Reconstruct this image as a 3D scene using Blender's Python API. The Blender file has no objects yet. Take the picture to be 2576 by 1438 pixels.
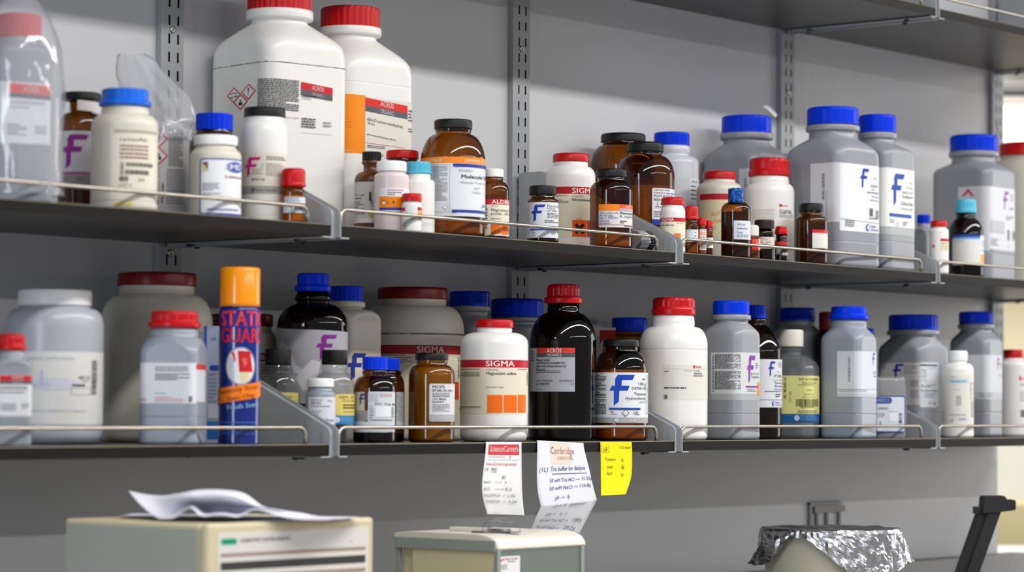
import bpy, bmesh, math, random
from mathutils import Vector, Matrix, noise
S = bpy.context.scene
COL = S.collection
rnd = random.Random(7)
ZO = 1.5                                   # height of the survey origin above the floor
W = 0.70                                   # bay width between uprights
D = 0.2838                                 # shelf depth
U, L, T = 0.2257 + ZO, -0.0358 + ZO, 0.6478 + ZO   # shelf top heights
TH = 0.0138                                # shelf board thickness
WALL = 0.0095                              # wall face, behind the uprights
# ------------------------------------------------------------------ camera
F, YAW, PIT, ROL = 6991.3, .8860, .0439, .0057
CAM = Vector((-2.4349, -2.5446, .0080 + ZO))
cd = Vector((math.sin(YAW)*math.cos(PIT), math.cos(YAW)*math.cos(PIT), math.sin(PIT)))
_r = Vector((math.cos(YAW), -math.sin(YAW), 0)); _u = _r.cross(cd)
cr = _r*math.cos(ROL) + _u*math.sin(ROL); cu = -_r*math.sin(ROL) + _u*math.cos(ROL)
def ray(x, y): return cd + cr*((x-1288)/F) + cu*((719-y)/F)
def atY(x, y, Y):
    v = ray(x, y); return CAM + v*((Y-CAM.y)/v.y)
def atD(x, y, dist): return CAM + ray(x, y)*dist
def proj(P):
    v = Vector(P)-CAM; z = v.dot(cd); return 1288+F*v.dot(cr)/z, 719-F*v.dot(cu)/z, z
cam = bpy.data.cameras.new('camera'); co = bpy.data.objects.new('camera', cam); COL.objects.link(co)
M = Matrix((cr, cu, -cd)).transposed().to_4x4(); M.translation = CAM
co.matrix_world = M
cam.sensor_fit = 'HORIZONTAL'; cam.sensor_width = 36; cam.lens = F/2576*36
cam.clip_start = .05; cam.clip_end = 60
cam.dof.use_dof = True; cam.dof.focus_distance = 3.80; cam.dof.aperture_fstop = 4.9
S.camera = co
# ------------------------------------------------------------------ materials
def lin(h):
    h = h.lstrip('#'); o = []
    for i in (0, 2, 4):
        c = int(h[i:i+2], 16)/255
        o.append(c/12.92 if c <= .04045 else ((c+.055)/1.055)**2.4)
    return (*o, 1)
MATS = {}
def mat(name, col, rough=.45, metal=0, spec=.5, noise_amt=0, nscale=20, bump=0, bscale=200, coat=0, sss=0, vec=None):
    key = name
    if key in MATS: return MATS[key]
    m = bpy.data.materials.new(name); m.use_nodes = True; nt = m.node_tree; n = nt.nodes; b = n['Principled BSDF']
    b.inputs['Base Color'].default_value = lin(col); b.inputs['Roughness'].default_value = rough
    b.inputs['Metallic'].default_value = metal; b.inputs['Specular IOR Level'].default_value = spec
    b.inputs['Coat Weight'].default_value = coat
    if sss:
        b.inputs['Subsurface Weight'].default_value = sss; b.inputs['Subsurface Radius'].default_value = (.01, .01, .01)
    if noise_amt or bump:
        tc = n.new('ShaderNodeTexCoord')
        src = tc.outputs['Object']
        if vec:
            mp = n.new('ShaderNodeMapping'); mp.inputs['Scale'].default_value = vec
            nt.links.new(src, mp.inputs['Vector']); src = mp.outputs['Vector']
    if noise_amt:
        nz = n.new('ShaderNodeTexNoise'); nz.inputs['Scale'].default_value = nscale; nz.inputs['Detail'].default_value = 5
        nt.links.new(src, nz.inputs['Vector'])
        mx = n.new('ShaderNodeMix'); mx.data_type = 'RGBA'
        c = lin(col); mx.inputs[6].default_value = tuple(max(0, v*(1-noise_amt)) for v in c[:3])+(1,)
        mx.inputs[7].default_value = tuple(min(1, v*(1+noise_amt)) for v in c[:3])+(1,)
        nt.links.new(nz.outputs['Fac'], mx.inputs[0]); nt.links.new(mx.outputs[2], b.inputs['Base Color'])
    if bump:
        nb = n.new('ShaderNodeTexNoise'); nb.inputs['Scale'].default_value = bscale; nb.inputs['Detail'].default_value = 3
        nt.links.new(src, nb.inputs['Vector'])
        bp = n.new('ShaderNodeBump'); bp.inputs['Strength'].default_value = bump; bp.inputs['Distance'].default_value = .002
        nt.links.new(nb.outputs['Fac'], bp.inputs['Height']); nt.links.new(bp.outputs['Normal'], b.inputs['Normal'])
    MATS[key] = m; return m
def glass(name, face, edge, rough=.03, haze=0, hazecol='#ffffff'):
    if name in MATS: return MATS[name]
    m = bpy.data.materials.new(name); m.use_nodes = True; nt = m.node_tree; n = nt.nodes; n.clear()
    out = n.new('ShaderNodeOutputMaterial'); tr = n.new('ShaderNodeBsdfTransparent'); gl = n.new('ShaderNodeBsdfGlossy')
    gl.inputs['Roughness'].default_value = rough
    lw = n.new('ShaderNodeLayerWeight'); lw.inputs['Blend'].default_value = .35
    mx = n.new('ShaderNodeMix'); mx.data_type = 'RGBA'
    mx.inputs[6].default_value = (*face, 1); mx.inputs[7].default_value = (*edge, 1)
    nt.links.new(lw.outputs['Facing'], mx.inputs[0]); nt.links.new(mx.outputs[2], tr.inputs['Color'])
    fr = n.new('ShaderNodeFresnel'); fr.inputs['IOR'].default_value = 1.5
    ge = n.new('ShaderNodeNewGeometry'); iv = n.new('ShaderNodeMath'); iv.operation = 'SUBTRACT'; iv.inputs[0].default_value = 1
    nt.links.new(ge.outputs['Backfacing'], iv.inputs[1])
    mu = n.new('ShaderNodeMath'); mu.operation = 'MULTIPLY'
    nt.links.new(fr.outputs['Fac'], mu.inputs[0]); nt.links.new(iv.outputs[0], mu.inputs[1])
    ms = n.new('ShaderNodeMixShader'); nt.links.new(mu.outputs[0], ms.inputs[0])
    base = tr.outputs[0]
    if haze:
        df = n.new('ShaderNodeBsdfDiffuse'); df.inputs['Color'].default_value = lin(hazecol)
        mh = n.new('ShaderNodeMixShader'); mh.inputs[0].default_value = haze
        nt.links.new(tr.outputs[0], mh.inputs[1]); nt.links.new(df.outputs[0], mh.inputs[2]); base = mh.outputs[0]
    nt.links.new(base, ms.inputs[1]); nt.links.new(gl.outputs[0], ms.inputs[2])
    nt.links.new(ms.outputs[0], out.inputs['Surface'])
    MATS[name] = m; return m
def ink(col): return mat('print_'+col.lstrip('#'), col, .45, spec=.25)
PAPER, CREAM, REDC, GREYB, ORANGE, BLUE, PURP, PINK, INK, GINK = '#e6e6e8', '#e2dac2', '#c41c2c', '#55585e', '#ee6a10', '#123c9e', '#7c2a8a', '#cc2a80', '#26272b', '#77787c'
# bodies
PL = {'white': mat('white_polyethylene', '#e4e2dd', .33, noise_amt=.03, nscale=30),
      'cream': mat('aged_cream_polyethylene', '#cfcabc', .42, noise_amt=.07, nscale=25),
      'grey': mat('grey_polyethylene', '#8b8e95', .34, noise_amt=.03, nscale=30),
      'blgrey': mat('blue_grey_polyethylene', '#8a929d', .34, noise_amt=.03, nscale=30),
      'milky': mat('milky_polyethylene', '#c9ccd4', .3, noise_amt=.03, nscale=30),
      'haze': mat('hazy_polyethylene', '#a8adb6', .3, noise_amt=.04, nscale=20),
      'pinky': mat('pinkish_translucent_plastic', '#d9c9c9', .3, noise_amt=.04, nscale=30),
      'brown': mat('brown_plastic', '#5a3315', .35, noise_amt=.06, nscale=30),
      'blue': mat('enamelled_blue_metal', '#0a2274', .15, spec=.7)}
GL = {'amber': glass('amber_glass', (.55, .295, .075), (.16, .06, .01)),
      'brownglass': glass('dark_amber_glass', (.44, .25, .08), (.09, .04, .012)),
      'dark': glass('black_brown_glass', (.12, .045, .02), (.02, .006, .003)),
      'clear': glass('clear_glass', (.96, .97, .965), (.74, .78, .77), .03, .05, '#cfd4d4'),
      'honey': glass('honey_amber_glass', (.54, .36, .045), (.18, .09, .008)),
      'clearplastic': glass('clear_plastic', (.93, .935, .94), (.7, .72, .73), .08, .22, '#a9abae'),
      'vial': glass('orange_amber_glass', (.74, .42, .075), (.34, .13, .01))}
CAPC = {'red': '#ba0a10', 'darkred': '#7a1616', 'blue': '#0434d2', 'sky': '#0a64d8', 'cyan': '#4fb0ca', 'black': '#0d0d0e', 'white': '#e6e6e6', 'choc': '#2a191b', 'oldwhite': '#d6d2c8'}
def capmat(c): return mat(c+'_cap_plastic', CAPC[c], {'black': .45, 'choc': .45, 'orange': .18}.get(c, .33), spec={'orange': .5, 'blue': .1}.get(c, .28))
# ------------------------------------------------------------------ object helpers
def link(name, me, parent=None, **props):
    o = bpy.data.objects.new(name, me); COL.objects.link(o)
    if parent is not None: o.parent = parent
    for k, v in props.items(): o[k] = v
    return o
def thing(name, label, cat, loc, rz=0, group=None):
    o = bpy.data.objects.new(name, None); COL.objects.link(o); o.location = loc; o.rotation_euler = (0, 0, rz)
    o.empty_display_size = .02; o['label'] = label; o['category'] = cat
    if group: o['group'] = group
    return o
def finish(bm, name, mats, smooth=True, recalc=True):
    if recalc: bmesh.ops.recalc_face_normals(bm, faces=bm.faces)
    me = bpy.data.meshes.new(name); bm.to_mesh(me); bm.free()
    for m in (mats if isinstance(mats, (list, tuple)) else [mats]): me.materials.append(m)
    if smooth:
        for p in me.polygons: p.use_smooth = len(p.vertices) <= 4
    return me
def box(bm, x0, x1, y0, y1, z0, z1, bev=0, mi=0, seg=2):
    vs = [bm.verts.new(c) for c in ((x0,y0,z0),(x1,y0,z0),(x1,y1,z0),(x0,y1,z0),(x0,y0,z1),(x1,y0,z1),(x1,y1,z1),(x0,y1,z1))]
    fs = [bm.faces.new([vs[i] for i in q]) for q in ((3,2,1,0),(4,5,6,7),(0,1,5,4),(1,2,6,5),(2,3,7,6),(3,0,4,7))]
    for f in fs: f.material_index = mi
    if bev:
        es = list({e for f in fs for e in f.edges})
        r = bmesh.ops.bevel(bm, geom=es, offset=bev, segments=seg, profile=.5, affect='EDGES')
        for f in r['faces']: f.material_index = mi
    return fs
def prism(bm, pts, a, b, axis='x', mi=0):
    """extrude the polygon pts (two coords) from a to b along axis"""
    def P(p, t): return {'x': (t, p[0], p[1]), 'y': (p[0], t, p[1]), 'z': (p[0], p[1], t)}[axis]
    v0 = [bm.verts.new(P(p, a)) for p in pts]; v1 = [bm.verts.new(P(p, b)) for p in pts]
    n = len(pts); fs = [bm.faces.new(v0), bm.faces.new(v1[::-1])]
    for i in range(n): fs.append(bm.faces.new((v0[i], v1[i], v1[(i+1) % n], v0[(i+1) % n])))
    for f in fs: f.material_index = mi
    return fs
def tube(bm, pts, r, n=10, mi=0):
    pts = [Vector(p) for p in pts]; rings = []
    t0 = (pts[1]-pts[0]).normalized(); up = Vector((0, 0, 1)) if abs(t0.z) < .9 else Vector((0, 1, 0))
    a = t0.cross(up).normalized()
    for i, p in enumerate(pts):
        t = (pts[min(i+1, len(pts)-1)]-pts[max(i-1, 0)]).normalized()
        a = (a - t*a.dot(t)).normalized(); b = t.cross(a)
        rr = r[i] if isinstance(r, (list, tuple)) else r
        rings.append([bm.verts.new(p + a*(rr*math.cos(k*2*math.pi/n)) + b*(rr*math.sin(k*2*math.pi/n))) for k in range(n)])
    for i in range(len(rings)-1):
        for k in range(n):
            f = bm.faces.new((rings[i][k], rings[i][(k+1) % n], rings[i+1][(k+1) % n], rings[i+1][k])); f.material_index = mi
    for q in (rings[0][::-1], rings[-1]):
        f = bm.faces.new(q); f.material_index = mi
# ------------------------------------------------------------------ cross sections
def rsq(th, a, c):
    x, y = abs(math.cos(th)), abs(math.sin(th))
    if x < y: x, y = y, x
    if a/x*y <= a-c: return a/x
    e = a-c; b = e*(x+y); return b+math.sqrt(max(0, b*b-2*e*e+c*c))
class Sec:
    """outline of a body: half width h as seen from the front, square or round, corner turned by rot"""
    def __init__(s, h, square=False, rot=6, ratio=.3):
        s.h, s.sq, s.phi, s.cr = h, square, math.radians(-90+rot+45), ratio
        g = abs(math.cos(s.phi))+abs(math.sin(s.phi)); s.g = g
        s.tab = []
        n = 720; L_ = 0; prev = None
        for i in range(n+1):
            th = -math.pi/2-math.pi+2*math.pi*i/n; r = s.rad(th); p = (r*math.cos(th), r*math.sin(th))
            if prev: L_ += math.hypot(p[0]-prev[0], p[1]-prev[1])
            s.tab.append((L_, p[0], p[1])); prev = p
        mid = s.tab[n//2][0]; s.tab = [(a-mid, b, c) for a, b, c in s.tab]; s.len = L_
        vis = s.tab[n//8:n-n//8+1]
        imin = min(range(len(vis)), key=lambda i: vis[i][1]); imax = max(range(len(vis)), key=lambda i: vis[i][1])
        s.vis = vis[imin:imax+1]
    def ac(s, h, ratio):
        a = h/((1-ratio)*s.g+ratio); return a, a*ratio
    def rad(s, th, h=None, ratio=None):
        h = s.h if h is None else h
        if not s.sq: return h
        a, c = s.ac(h, s.cr if ratio is None else ratio); return rsq(th-s.phi, a, c)
    def x2s(s, x):
        v = s.vis
        if x <= v[0][1]: return v[0][0] + (x-v[0][1])
        if x >= v[-1][1]: return v[-1][0] + (x-v[-1][1])
        lo, hi = 0, len(v)-1
        while hi-lo > 1:
            m = (lo+hi)//2
            if v[m][1] <= x: lo = m
            else: hi = m
        t = (x-v[lo][1])/max(1e-9, v[hi][1]-v[lo][1]); return v[lo][0]+t*(v[hi][0]-v[lo][0])
    def pos(s, q, off):
        q = max(s.tab[0][0]+1e-6, min(s.tab[-1][0]-1e-6, q)); t = s.tab; lo, hi = 0, len(t)-1
        while hi-lo > 1:
            m = (lo+hi)//2
            if t[m][0] <= q: lo = m
            else: hi = m
        a, b = t[lo], t[hi]; f = (q-a[0])/max(1e-12, b[0]-a[0])
        a2, b2 = t[max(0, lo-2)], t[min(len(t)-1, hi+2)]
        tx, ty = b2[1]-a2[1], b2[2]-a2[2]; d = math.hypot(tx, ty) or 1
        return a[1]+f*(b[1]-a[1])+ty/d*off, a[2]+f*(b[2]-a[2])-tx/d*off
# ------------------------------------------------------------------ printed surfaces
TXT = {}
def textmesh(body, bold, shear=0):
    k = (body, bold, shear)
    if k in TXT: return TXT[k]
    cu_ = bpy.data.curves.new('lettering', 'FONT'); cu_.body = body; cu_.resolution_u = 2; cu_.shear = shear
    o = bpy.data.objects.new('lettering', cu_); me = bpy.data.meshes.new_from_object(o)
    vs = [(v.co.x, v.co.y) for v in me.vertices]; fs = [tuple(p.vertices) for p in me.polygons]
    if bold:                                             # heavier strokes: the glyph again, a hair to the side
        n = len(vs); vs = vs+[(x+.030, y) for x, y in vs]+[(x+.015, y+.012) for x, y in vs]; fs = fs+[tuple(i+n for i in f) for f in fs]+[tuple(i+2*n for i in f) for f in fs]
    bpy.data.objects.remove(o); bpy.data.curves.remove(cu_); bpy.data.meshes.remove(me)
    if vs:
        x0 = min(v[0] for v in vs); x1 = max(v[0] for v in vs)
        vs = [(v[0]-x0, v[1]) for v in vs]; w = x1-x0
    else: w = 0
    TXT[k] = (vs, fs, w); return TXT[k]
FLOGO = [(.32,0),(1,0),(.9,.16),(.48,.165),(.46,.35),(.78,.35),(.71,.51),(.38,.51),(.37,.86),(.17,1),(.17,.51),(0,.51),(.1,.35),(.22,.35),(.22,.13)]
class Print:
    """one mesh of paper, blocks and lettering; to3(s, z, off) maps the flat sheet to its surface; sx / zy map photo measures to the sheet"""
    def __init__(p, to3, sx, zy, k, step):
        p.to3, p.sx, p.zy, p.k, p.step = to3, sx, zy, k, step
        p.bm = bmesh.new(); p.mats = []; p.n = 0; p.cutz = False
    def mi(p, col):
        m = ink(col) if isinstance(col, str) else col
        if m not in p.mats: p.mats.append(m)
        return p.mats.index(m)
    def flat(p, vs, fs, col, cut=True, cutz=False):
        off = .00016+.00007*p.n; p.n += 1
        mi = p.mi(col); b = bmesh.new(); bv = [b.verts.new((x, y, 0)) for x, y in vs]
        for f in fs:
            try: b.faces.new([bv[i] for i in f])
            except ValueError: pass
        xs = [v[0] for v in vs]; a, z = min(xs), max(xs)
        if cut and z-a > p.step*1.2:
            n = int((z-a)/p.step)+1
            for i in range(1, n):
                bmesh.ops.bisect_plane(b, geom=b.verts[:]+b.edges[:]+b.faces[:], plane_co=(a+(z-a)*i/n, 0, 0), plane_no=(1, 0, 0), dist=1e-7)
        cutz = cutz or p.cutz
        if cutz:
            ys = [v[1] for v in vs]; a, z = min(ys), max(ys); n = int((z-a)/cutz)+1 if z-a > cutz*1.2 else 1
            for i in range(1, n):
                bmesh.ops.bisect_plane(b, geom=b.verts[:]+b.edges[:]+b.faces[:], plane_co=(0, a+(z-a)*i/n, 0), plane_no=(0, 1, 0), dist=1e-7)
        mp = {}
        for v in b.verts: mp[v] = p.bm.verts.new(p.to3(v.co.x, v.co.y, off))
        for f in b.faces:
            try:
                g = p.bm.faces.new([mp[v] for v in f.verts]); g.material_index = mi; g.smooth = True
            except ValueError: pass
        b.free()
    def rect(p, x0, x1, y0, y1, col, r=0, dy=0):
        """dy: the right end stands dy lower"""
        a, b = p.sx(x0), p.sx(x1); zt, zb = p.zy(y0), p.zy(y1); d = dy*p.k
        if r:
            r = min(r*p.k, (b-a)/2, (zt-zb)/2); pts = []
            for cx, cz, t0 in ((b-r, zt-r, 0), (a+r, zt-r, 90), (a+r, zb+r, 180), (b-r, zb+r, 270)):
                for j in range(5):
                    t = math.radians(t0+j*22.5); pts.append((cx+r*math.cos(t), cz+r*math.sin(t)))
            p.flat(pts, [tuple(range(20))], col)
        else: p.flat([(a, zb), (b, zb-d), (b, zt-d), (a, zt)], [(0, 1, 2, 3)], col)
    def frame(p, x0, x1, y0, y1, t, col):
        for q in ((x0, x1, y0, y0+t), (x0, x1, y1-t, y1), (x0, x0+t, y0, y1), (x1-t, x1, y0, y1)): p.rect(*q, col)
    def poly(p, pts, col):
        vs = [(p.sx(x), p.zy(y)) for x, y in pts]; p.flat(vs, [tuple(range(len(vs)))], col)
    def ell(p, cx, cy, rx, ry, col, n=20):
        a, zc = p.sx(cx), p.zy(cy); p.flat([(a+rx*p.k*math.cos(2*math.pi*i/n), zc+ry*p.k*math.sin(2*math.pi*i/n)) for i in range(n)], [tuple(range(n))], col)
    def logo(p, x0, x1, y0, y1, col):
        a, b, zt, zb = p.sx(x0), p.sx(x1), p.zy(y0), p.zy(y1)
        vs = [(a+(b-a)*u, zt-(zt-zb)*v) for u, v in FLOGO]; p.flat(vs, [tuple(range(len(vs)))], col)
    def text(p, x, y, h, body, col=INK, x1=None, bold=0, rot=0, shear=0, right=0):
        vs, fs, w = textmesh(body, bold, shear)
        if not vs: return
        sc = h*p.k/.70; a = p.sx(x); sy = sc; sxx = sc
        if x1 is not None and w > 0: sxx = (p.sx(x1)-a)/w
        if right: a -= w*sxx
        zb = p.zy(y); c, s_ = math.cos(math.radians(rot)), math.sin(math.radians(rot))
        out = []
        for u, v in vs:
            u, v = u*sxx, v*sy; out.append((a+u*c-v*s_, zb+u*s_+v*c))
        p.flat(out, fs, col)
    def micro(p, x0, x1, y0, y1, n, col=GINK, fill=.93, thick=.5, seed=None):
        """n lines of small print, each word a bar"""
        R = random.Random(seed if seed is not None else int(x0*7+y0)); a, b = p.sx(x0), p.sx(x1); zt, zb = p.zy(y0), p.zy(y1)
        pitch = (zt-zb)/n; vs = []; fs = []
        for i in range(n):
            z1 = zt-i*pitch; z0 = z1-pitch*thick; q = a; end = a+(b-a)*(fill if R.random() < .75 else R.uniform(.45, 1)*fill)
            while q < end:
                w = min(end-q, p.k*R.uniform(3, 11)); j = len(vs)
                vs += [(q, z0), (q+w, z0), (q+w, z1), (q, z1)]; fs.append((j, j+1, j+2, j+3)); q += w+p.k*1.4
        if vs: p.flat(vs, fs, col, cut=(b-a) > p.step*30)
    def bars(p, x0, x1, y0, y1, col=INK, horiz=False):
        R = random.Random(int(x0+y0)); a, b = (p.sx(x0), p.sx(x1)); zt, zb = p.zy(y0), p.zy(y1); vs = []; fs = []
        q, end = (zb, zt) if horiz else (a, b)
        while q < end:
            w = p.k*R.choice((.8, 1.2, 1.8)); j = len(vs); e = min(end, q+w)
            vs += [(a, q), (b, q), (b, e), (a, e)] if horiz else [(q, zb), (e, zb), (e, zt), (q, zt)]
            fs.append((j, j+1, j+2, j+3)); q += w+p.k*R.choice((.8, 1.2, 2.0))
        p.flat(vs, fs, col, cut=False)
    def ghs(p, cx, cy, r, kind, red='#cc3a34'):
        p.poly([(cx, cy-r), (cx+r, cy), (cx, cy+r), (cx-r, cy)], red); q = r*.80
        p.poly([(cx, cy-q), (cx+q, cy), (cx, cy+q), (cx-q, cy)], PAPER)
        if kind == '!':
            p.poly([(cx-r*.11, cy-r*.5), (cx+r*.11, cy-r*.5), (cx+r*.05, cy+r*.15), (cx-r*.05, cy+r*.15)], INK); p.ell(cx, cy+r*.33, r*.09, r*.09, INK, 10)
        elif kind == 'c':
            p.poly([(cx-r*.45, cy-r*.2), (cx-r*.02, cy-r*.34), (cx, cy-r*.24), (cx-r*.42, cy-r*.1)], INK)
            p.poly([(cx+r*.05, cy-r*.34), (cx+r*.45, cy-r*.2), (cx+r*.42, cy-r*.1), (cx+r*.05, cy-r*.24)], INK)
            p.poly([(cx-r*.5, cy+r*.2), (cx-r*.08, cy+r*.2), (cx-r*.12, cy+r*.32), (cx-r*.45, cy+r*.32)], INK)
            p.poly([(cx+r*.08, cy+r*.12), (cx+r*.5, cy+r*.05), (cx+r*.45, cy+r*.25), (cx+r*.14, cy+r*.3)], INK)
        elif kind == 'e':
            p.ell(cx, cy-r*.15, r*.16, r*.16, INK, 12); p.poly([(cx-r*.3, cy+r*.42), (cx-r*.22, cy+r*.02), (cx+r*.22, cy+r*.02), (cx+r*.3, cy+r*.42)], INK)
    def done(p, name, parent, **kw):
        me = finish(p.bm, name, p.mats, smooth=False, recalc=False)
        return link(name, me, parent, **kw)
# ------------------------------------------------------------------ bottles
PLACED = {U: [], L: []}
BW = {-1: .0077, 0: .0077, 1: .0083, 2: .0052, 3: .0060}      # half widths of the shelf brackets
def apart(a, b):
    """clear distance between two footprints (x, y, r, half side or None)"""
    dx, dy = abs(a[0]-b[0]), abs(a[1]-b[1]); g = .0012
    if a[3] and b[3]: return max(dx, dy) >= a[3]+b[3]+g
    if not a[3] and not b[3]: return math.hypot(dx, dy) >= a[2]+b[2]+g
    s, c = (a, b) if a[3] else (b, a); ex, ey = max(0, dx-s[3]), max(0, dy-s[3])
    return math.hypot(ex, ey) >= c[2]+g
def foot(r, rot):
    ph = math.radians(-45+rot); g = abs(math.cos(ph))+abs(math.sin(ph)); a = r/(.7*g+.3); ps = math.radians(rot-5.8)
    return .7*a*(abs(math.cos(ps))+abs(math.sin(ps)))+.3*a
def place(name, xc, hw, ym, shelf, bay, start, sq, grow=1.0, rot=6):
    lo, hi = -D+.0078, -.0015
    ys = []
    if start == 'b': ys = [hi-.001*i for i in range(285)]
    elif start == 'f': ys = [lo+.001*i for i in range(285)]
    else: ys = sorted([lo+.001*i for i in range(285)], key=lambda v: abs(v-start))
    best = None
    for y in ys:
        P = atY(xc, ym, y); k = (P-CAM).dot(cd)/F; r = hw*k*grow
        half = foot(r, rot) if sq else None
        e = (half or r)*1.005
        if y-e < lo or y+e > hi: continue
        if P.x-e < bay*W+BW[bay]+.001 or P.x+e > (bay+1)*W-BW[bay+1]-.001: continue
        fp = (P.x, y, r, half)
        bad = [q for q in PLACED[shelf] if not apart(fp, q)]
        if not bad:
            PLACED[shelf].append(fp+(name,)); return P, k
        if best is None or len(bad) < best[0]: best = (len(bad), P, k, fp, [q[4] for q in bad])
    if best is None:
        P = atY(xc, ym, start if not isinstance(start, str) else -.12); print('NOFIT', name, 'bay limits', P.x/W); k = (P-CAM).dot(cd)/F
        PLACED[shelf].append((P.x, P.y, hw*k, None, name)); return P, k
    print('NOFIT', name, 'hits', best[4], 'Y', round(best[1].y, 3)); PLACED[shelf].append(best[3]+(name,)); return best[1], best[2]
def loft(bm, rings, close=True):
    rs = [[bm.verts.new(v) for v in r] for r in rings]; n = len(rs[0])
    for a, b in zip(rs, rs[1:]):
        for i in range(n): bm.faces.new((a[i], a[(i+1) % n], b[(i+1) % n], b[i]))
    if close:
        bm.faces.new(rs[0][::-1]); bm.faces.new(rs[-1])
def smooth_profile(pr, it=1):
    for _ in range(it):
        q = [pr[0]]
        for a, b in zip(pr, pr[1:]):
            q.append(tuple(a[i]*.75+b[i]*.25 for i in range(len(a)))); q.append(tuple(a[i]*.25+b[i]*.75 for i in range(len(a))))
        q.append(pr[-1]); pr = q
    return pr
def make_foil(parent, z0, z1, r, m):
    bm = bmesh.new(); rings = []; seg = 72
    for i in range(22):
        t = i/21; z = z0-.004+(z1-z0+.004)*min(1, t/.86); f = 1 if t < .8 else max(.12, 1-((t-.8)/.2)**2); q = []
        for j in range(seg):
            a = 2*math.pi*j/seg; v = Vector((math.cos(a)*3, math.sin(a)*3, z*420))
            d = .10*abs(noise.noise(v))+.05*noise.noise(v*2.3)+.10*max(0, .25-t)*math.sin(a*9)
            q.append((r*f*(1.04+d)*math.cos(a), r*f*(1.04+d)*math.sin(a), z+.0012*noise.noise(v*1.3)*(1 if t > .7 or t < .2 else .3)))
        rings.append(q)
    loft(bm, rings); return link('foil_cap', finish(bm, 'foil_cap', m), parent)
def make_cap(parent, z0, z1, r, m, ribs=0, skirt=None, bev=.0012, amp=.035, name='cap', taper=0):
    """screw cap; skirt=(radius, height): a wider ring at the foot"""
    bm = bmesh.new(); seg = ribs*4 if ribs else 64
    pr = [(r-taper, z0)]
    if skirt:
        rs, hs = skirt; pr = [(rs*.97, z0), (rs, z0+hs*.15), (rs, z0+hs*.8), (rs*.97, z0+hs), (r, z0+hs*1.12)]
    zlow = pr[-1][1]
    pr += [(r, zlow+(z1-zlow)*.08), (r-taper, z1-bev*1.3), (r-taper-bev*.3, z1-bev*.4), (r-taper-bev, z1), (r*.8-taper, z1)]
    rings = []
    for i, (q, z) in enumerate(pr):
        mod = ribs and zlow+(z1-zlow)*.05 < z < z1-bev*.9
        rings.append([((q*(1-amp) if mod and j % 4 < 2 else q)*math.cos(2*math.pi*j/seg), (q*(1-amp) if mod and j % 4 < 2 else q)*math.sin(2*math.pi*j/seg), z) for j in range(seg)])
    loft(bm, rings); me = finish(bm, name, m)
    if ribs:
        for p_ in me.polygons: p_.use_smooth = False
    return link(name, me, parent)
ROTZ = math.atan2(cr.y, cr.x)
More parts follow.
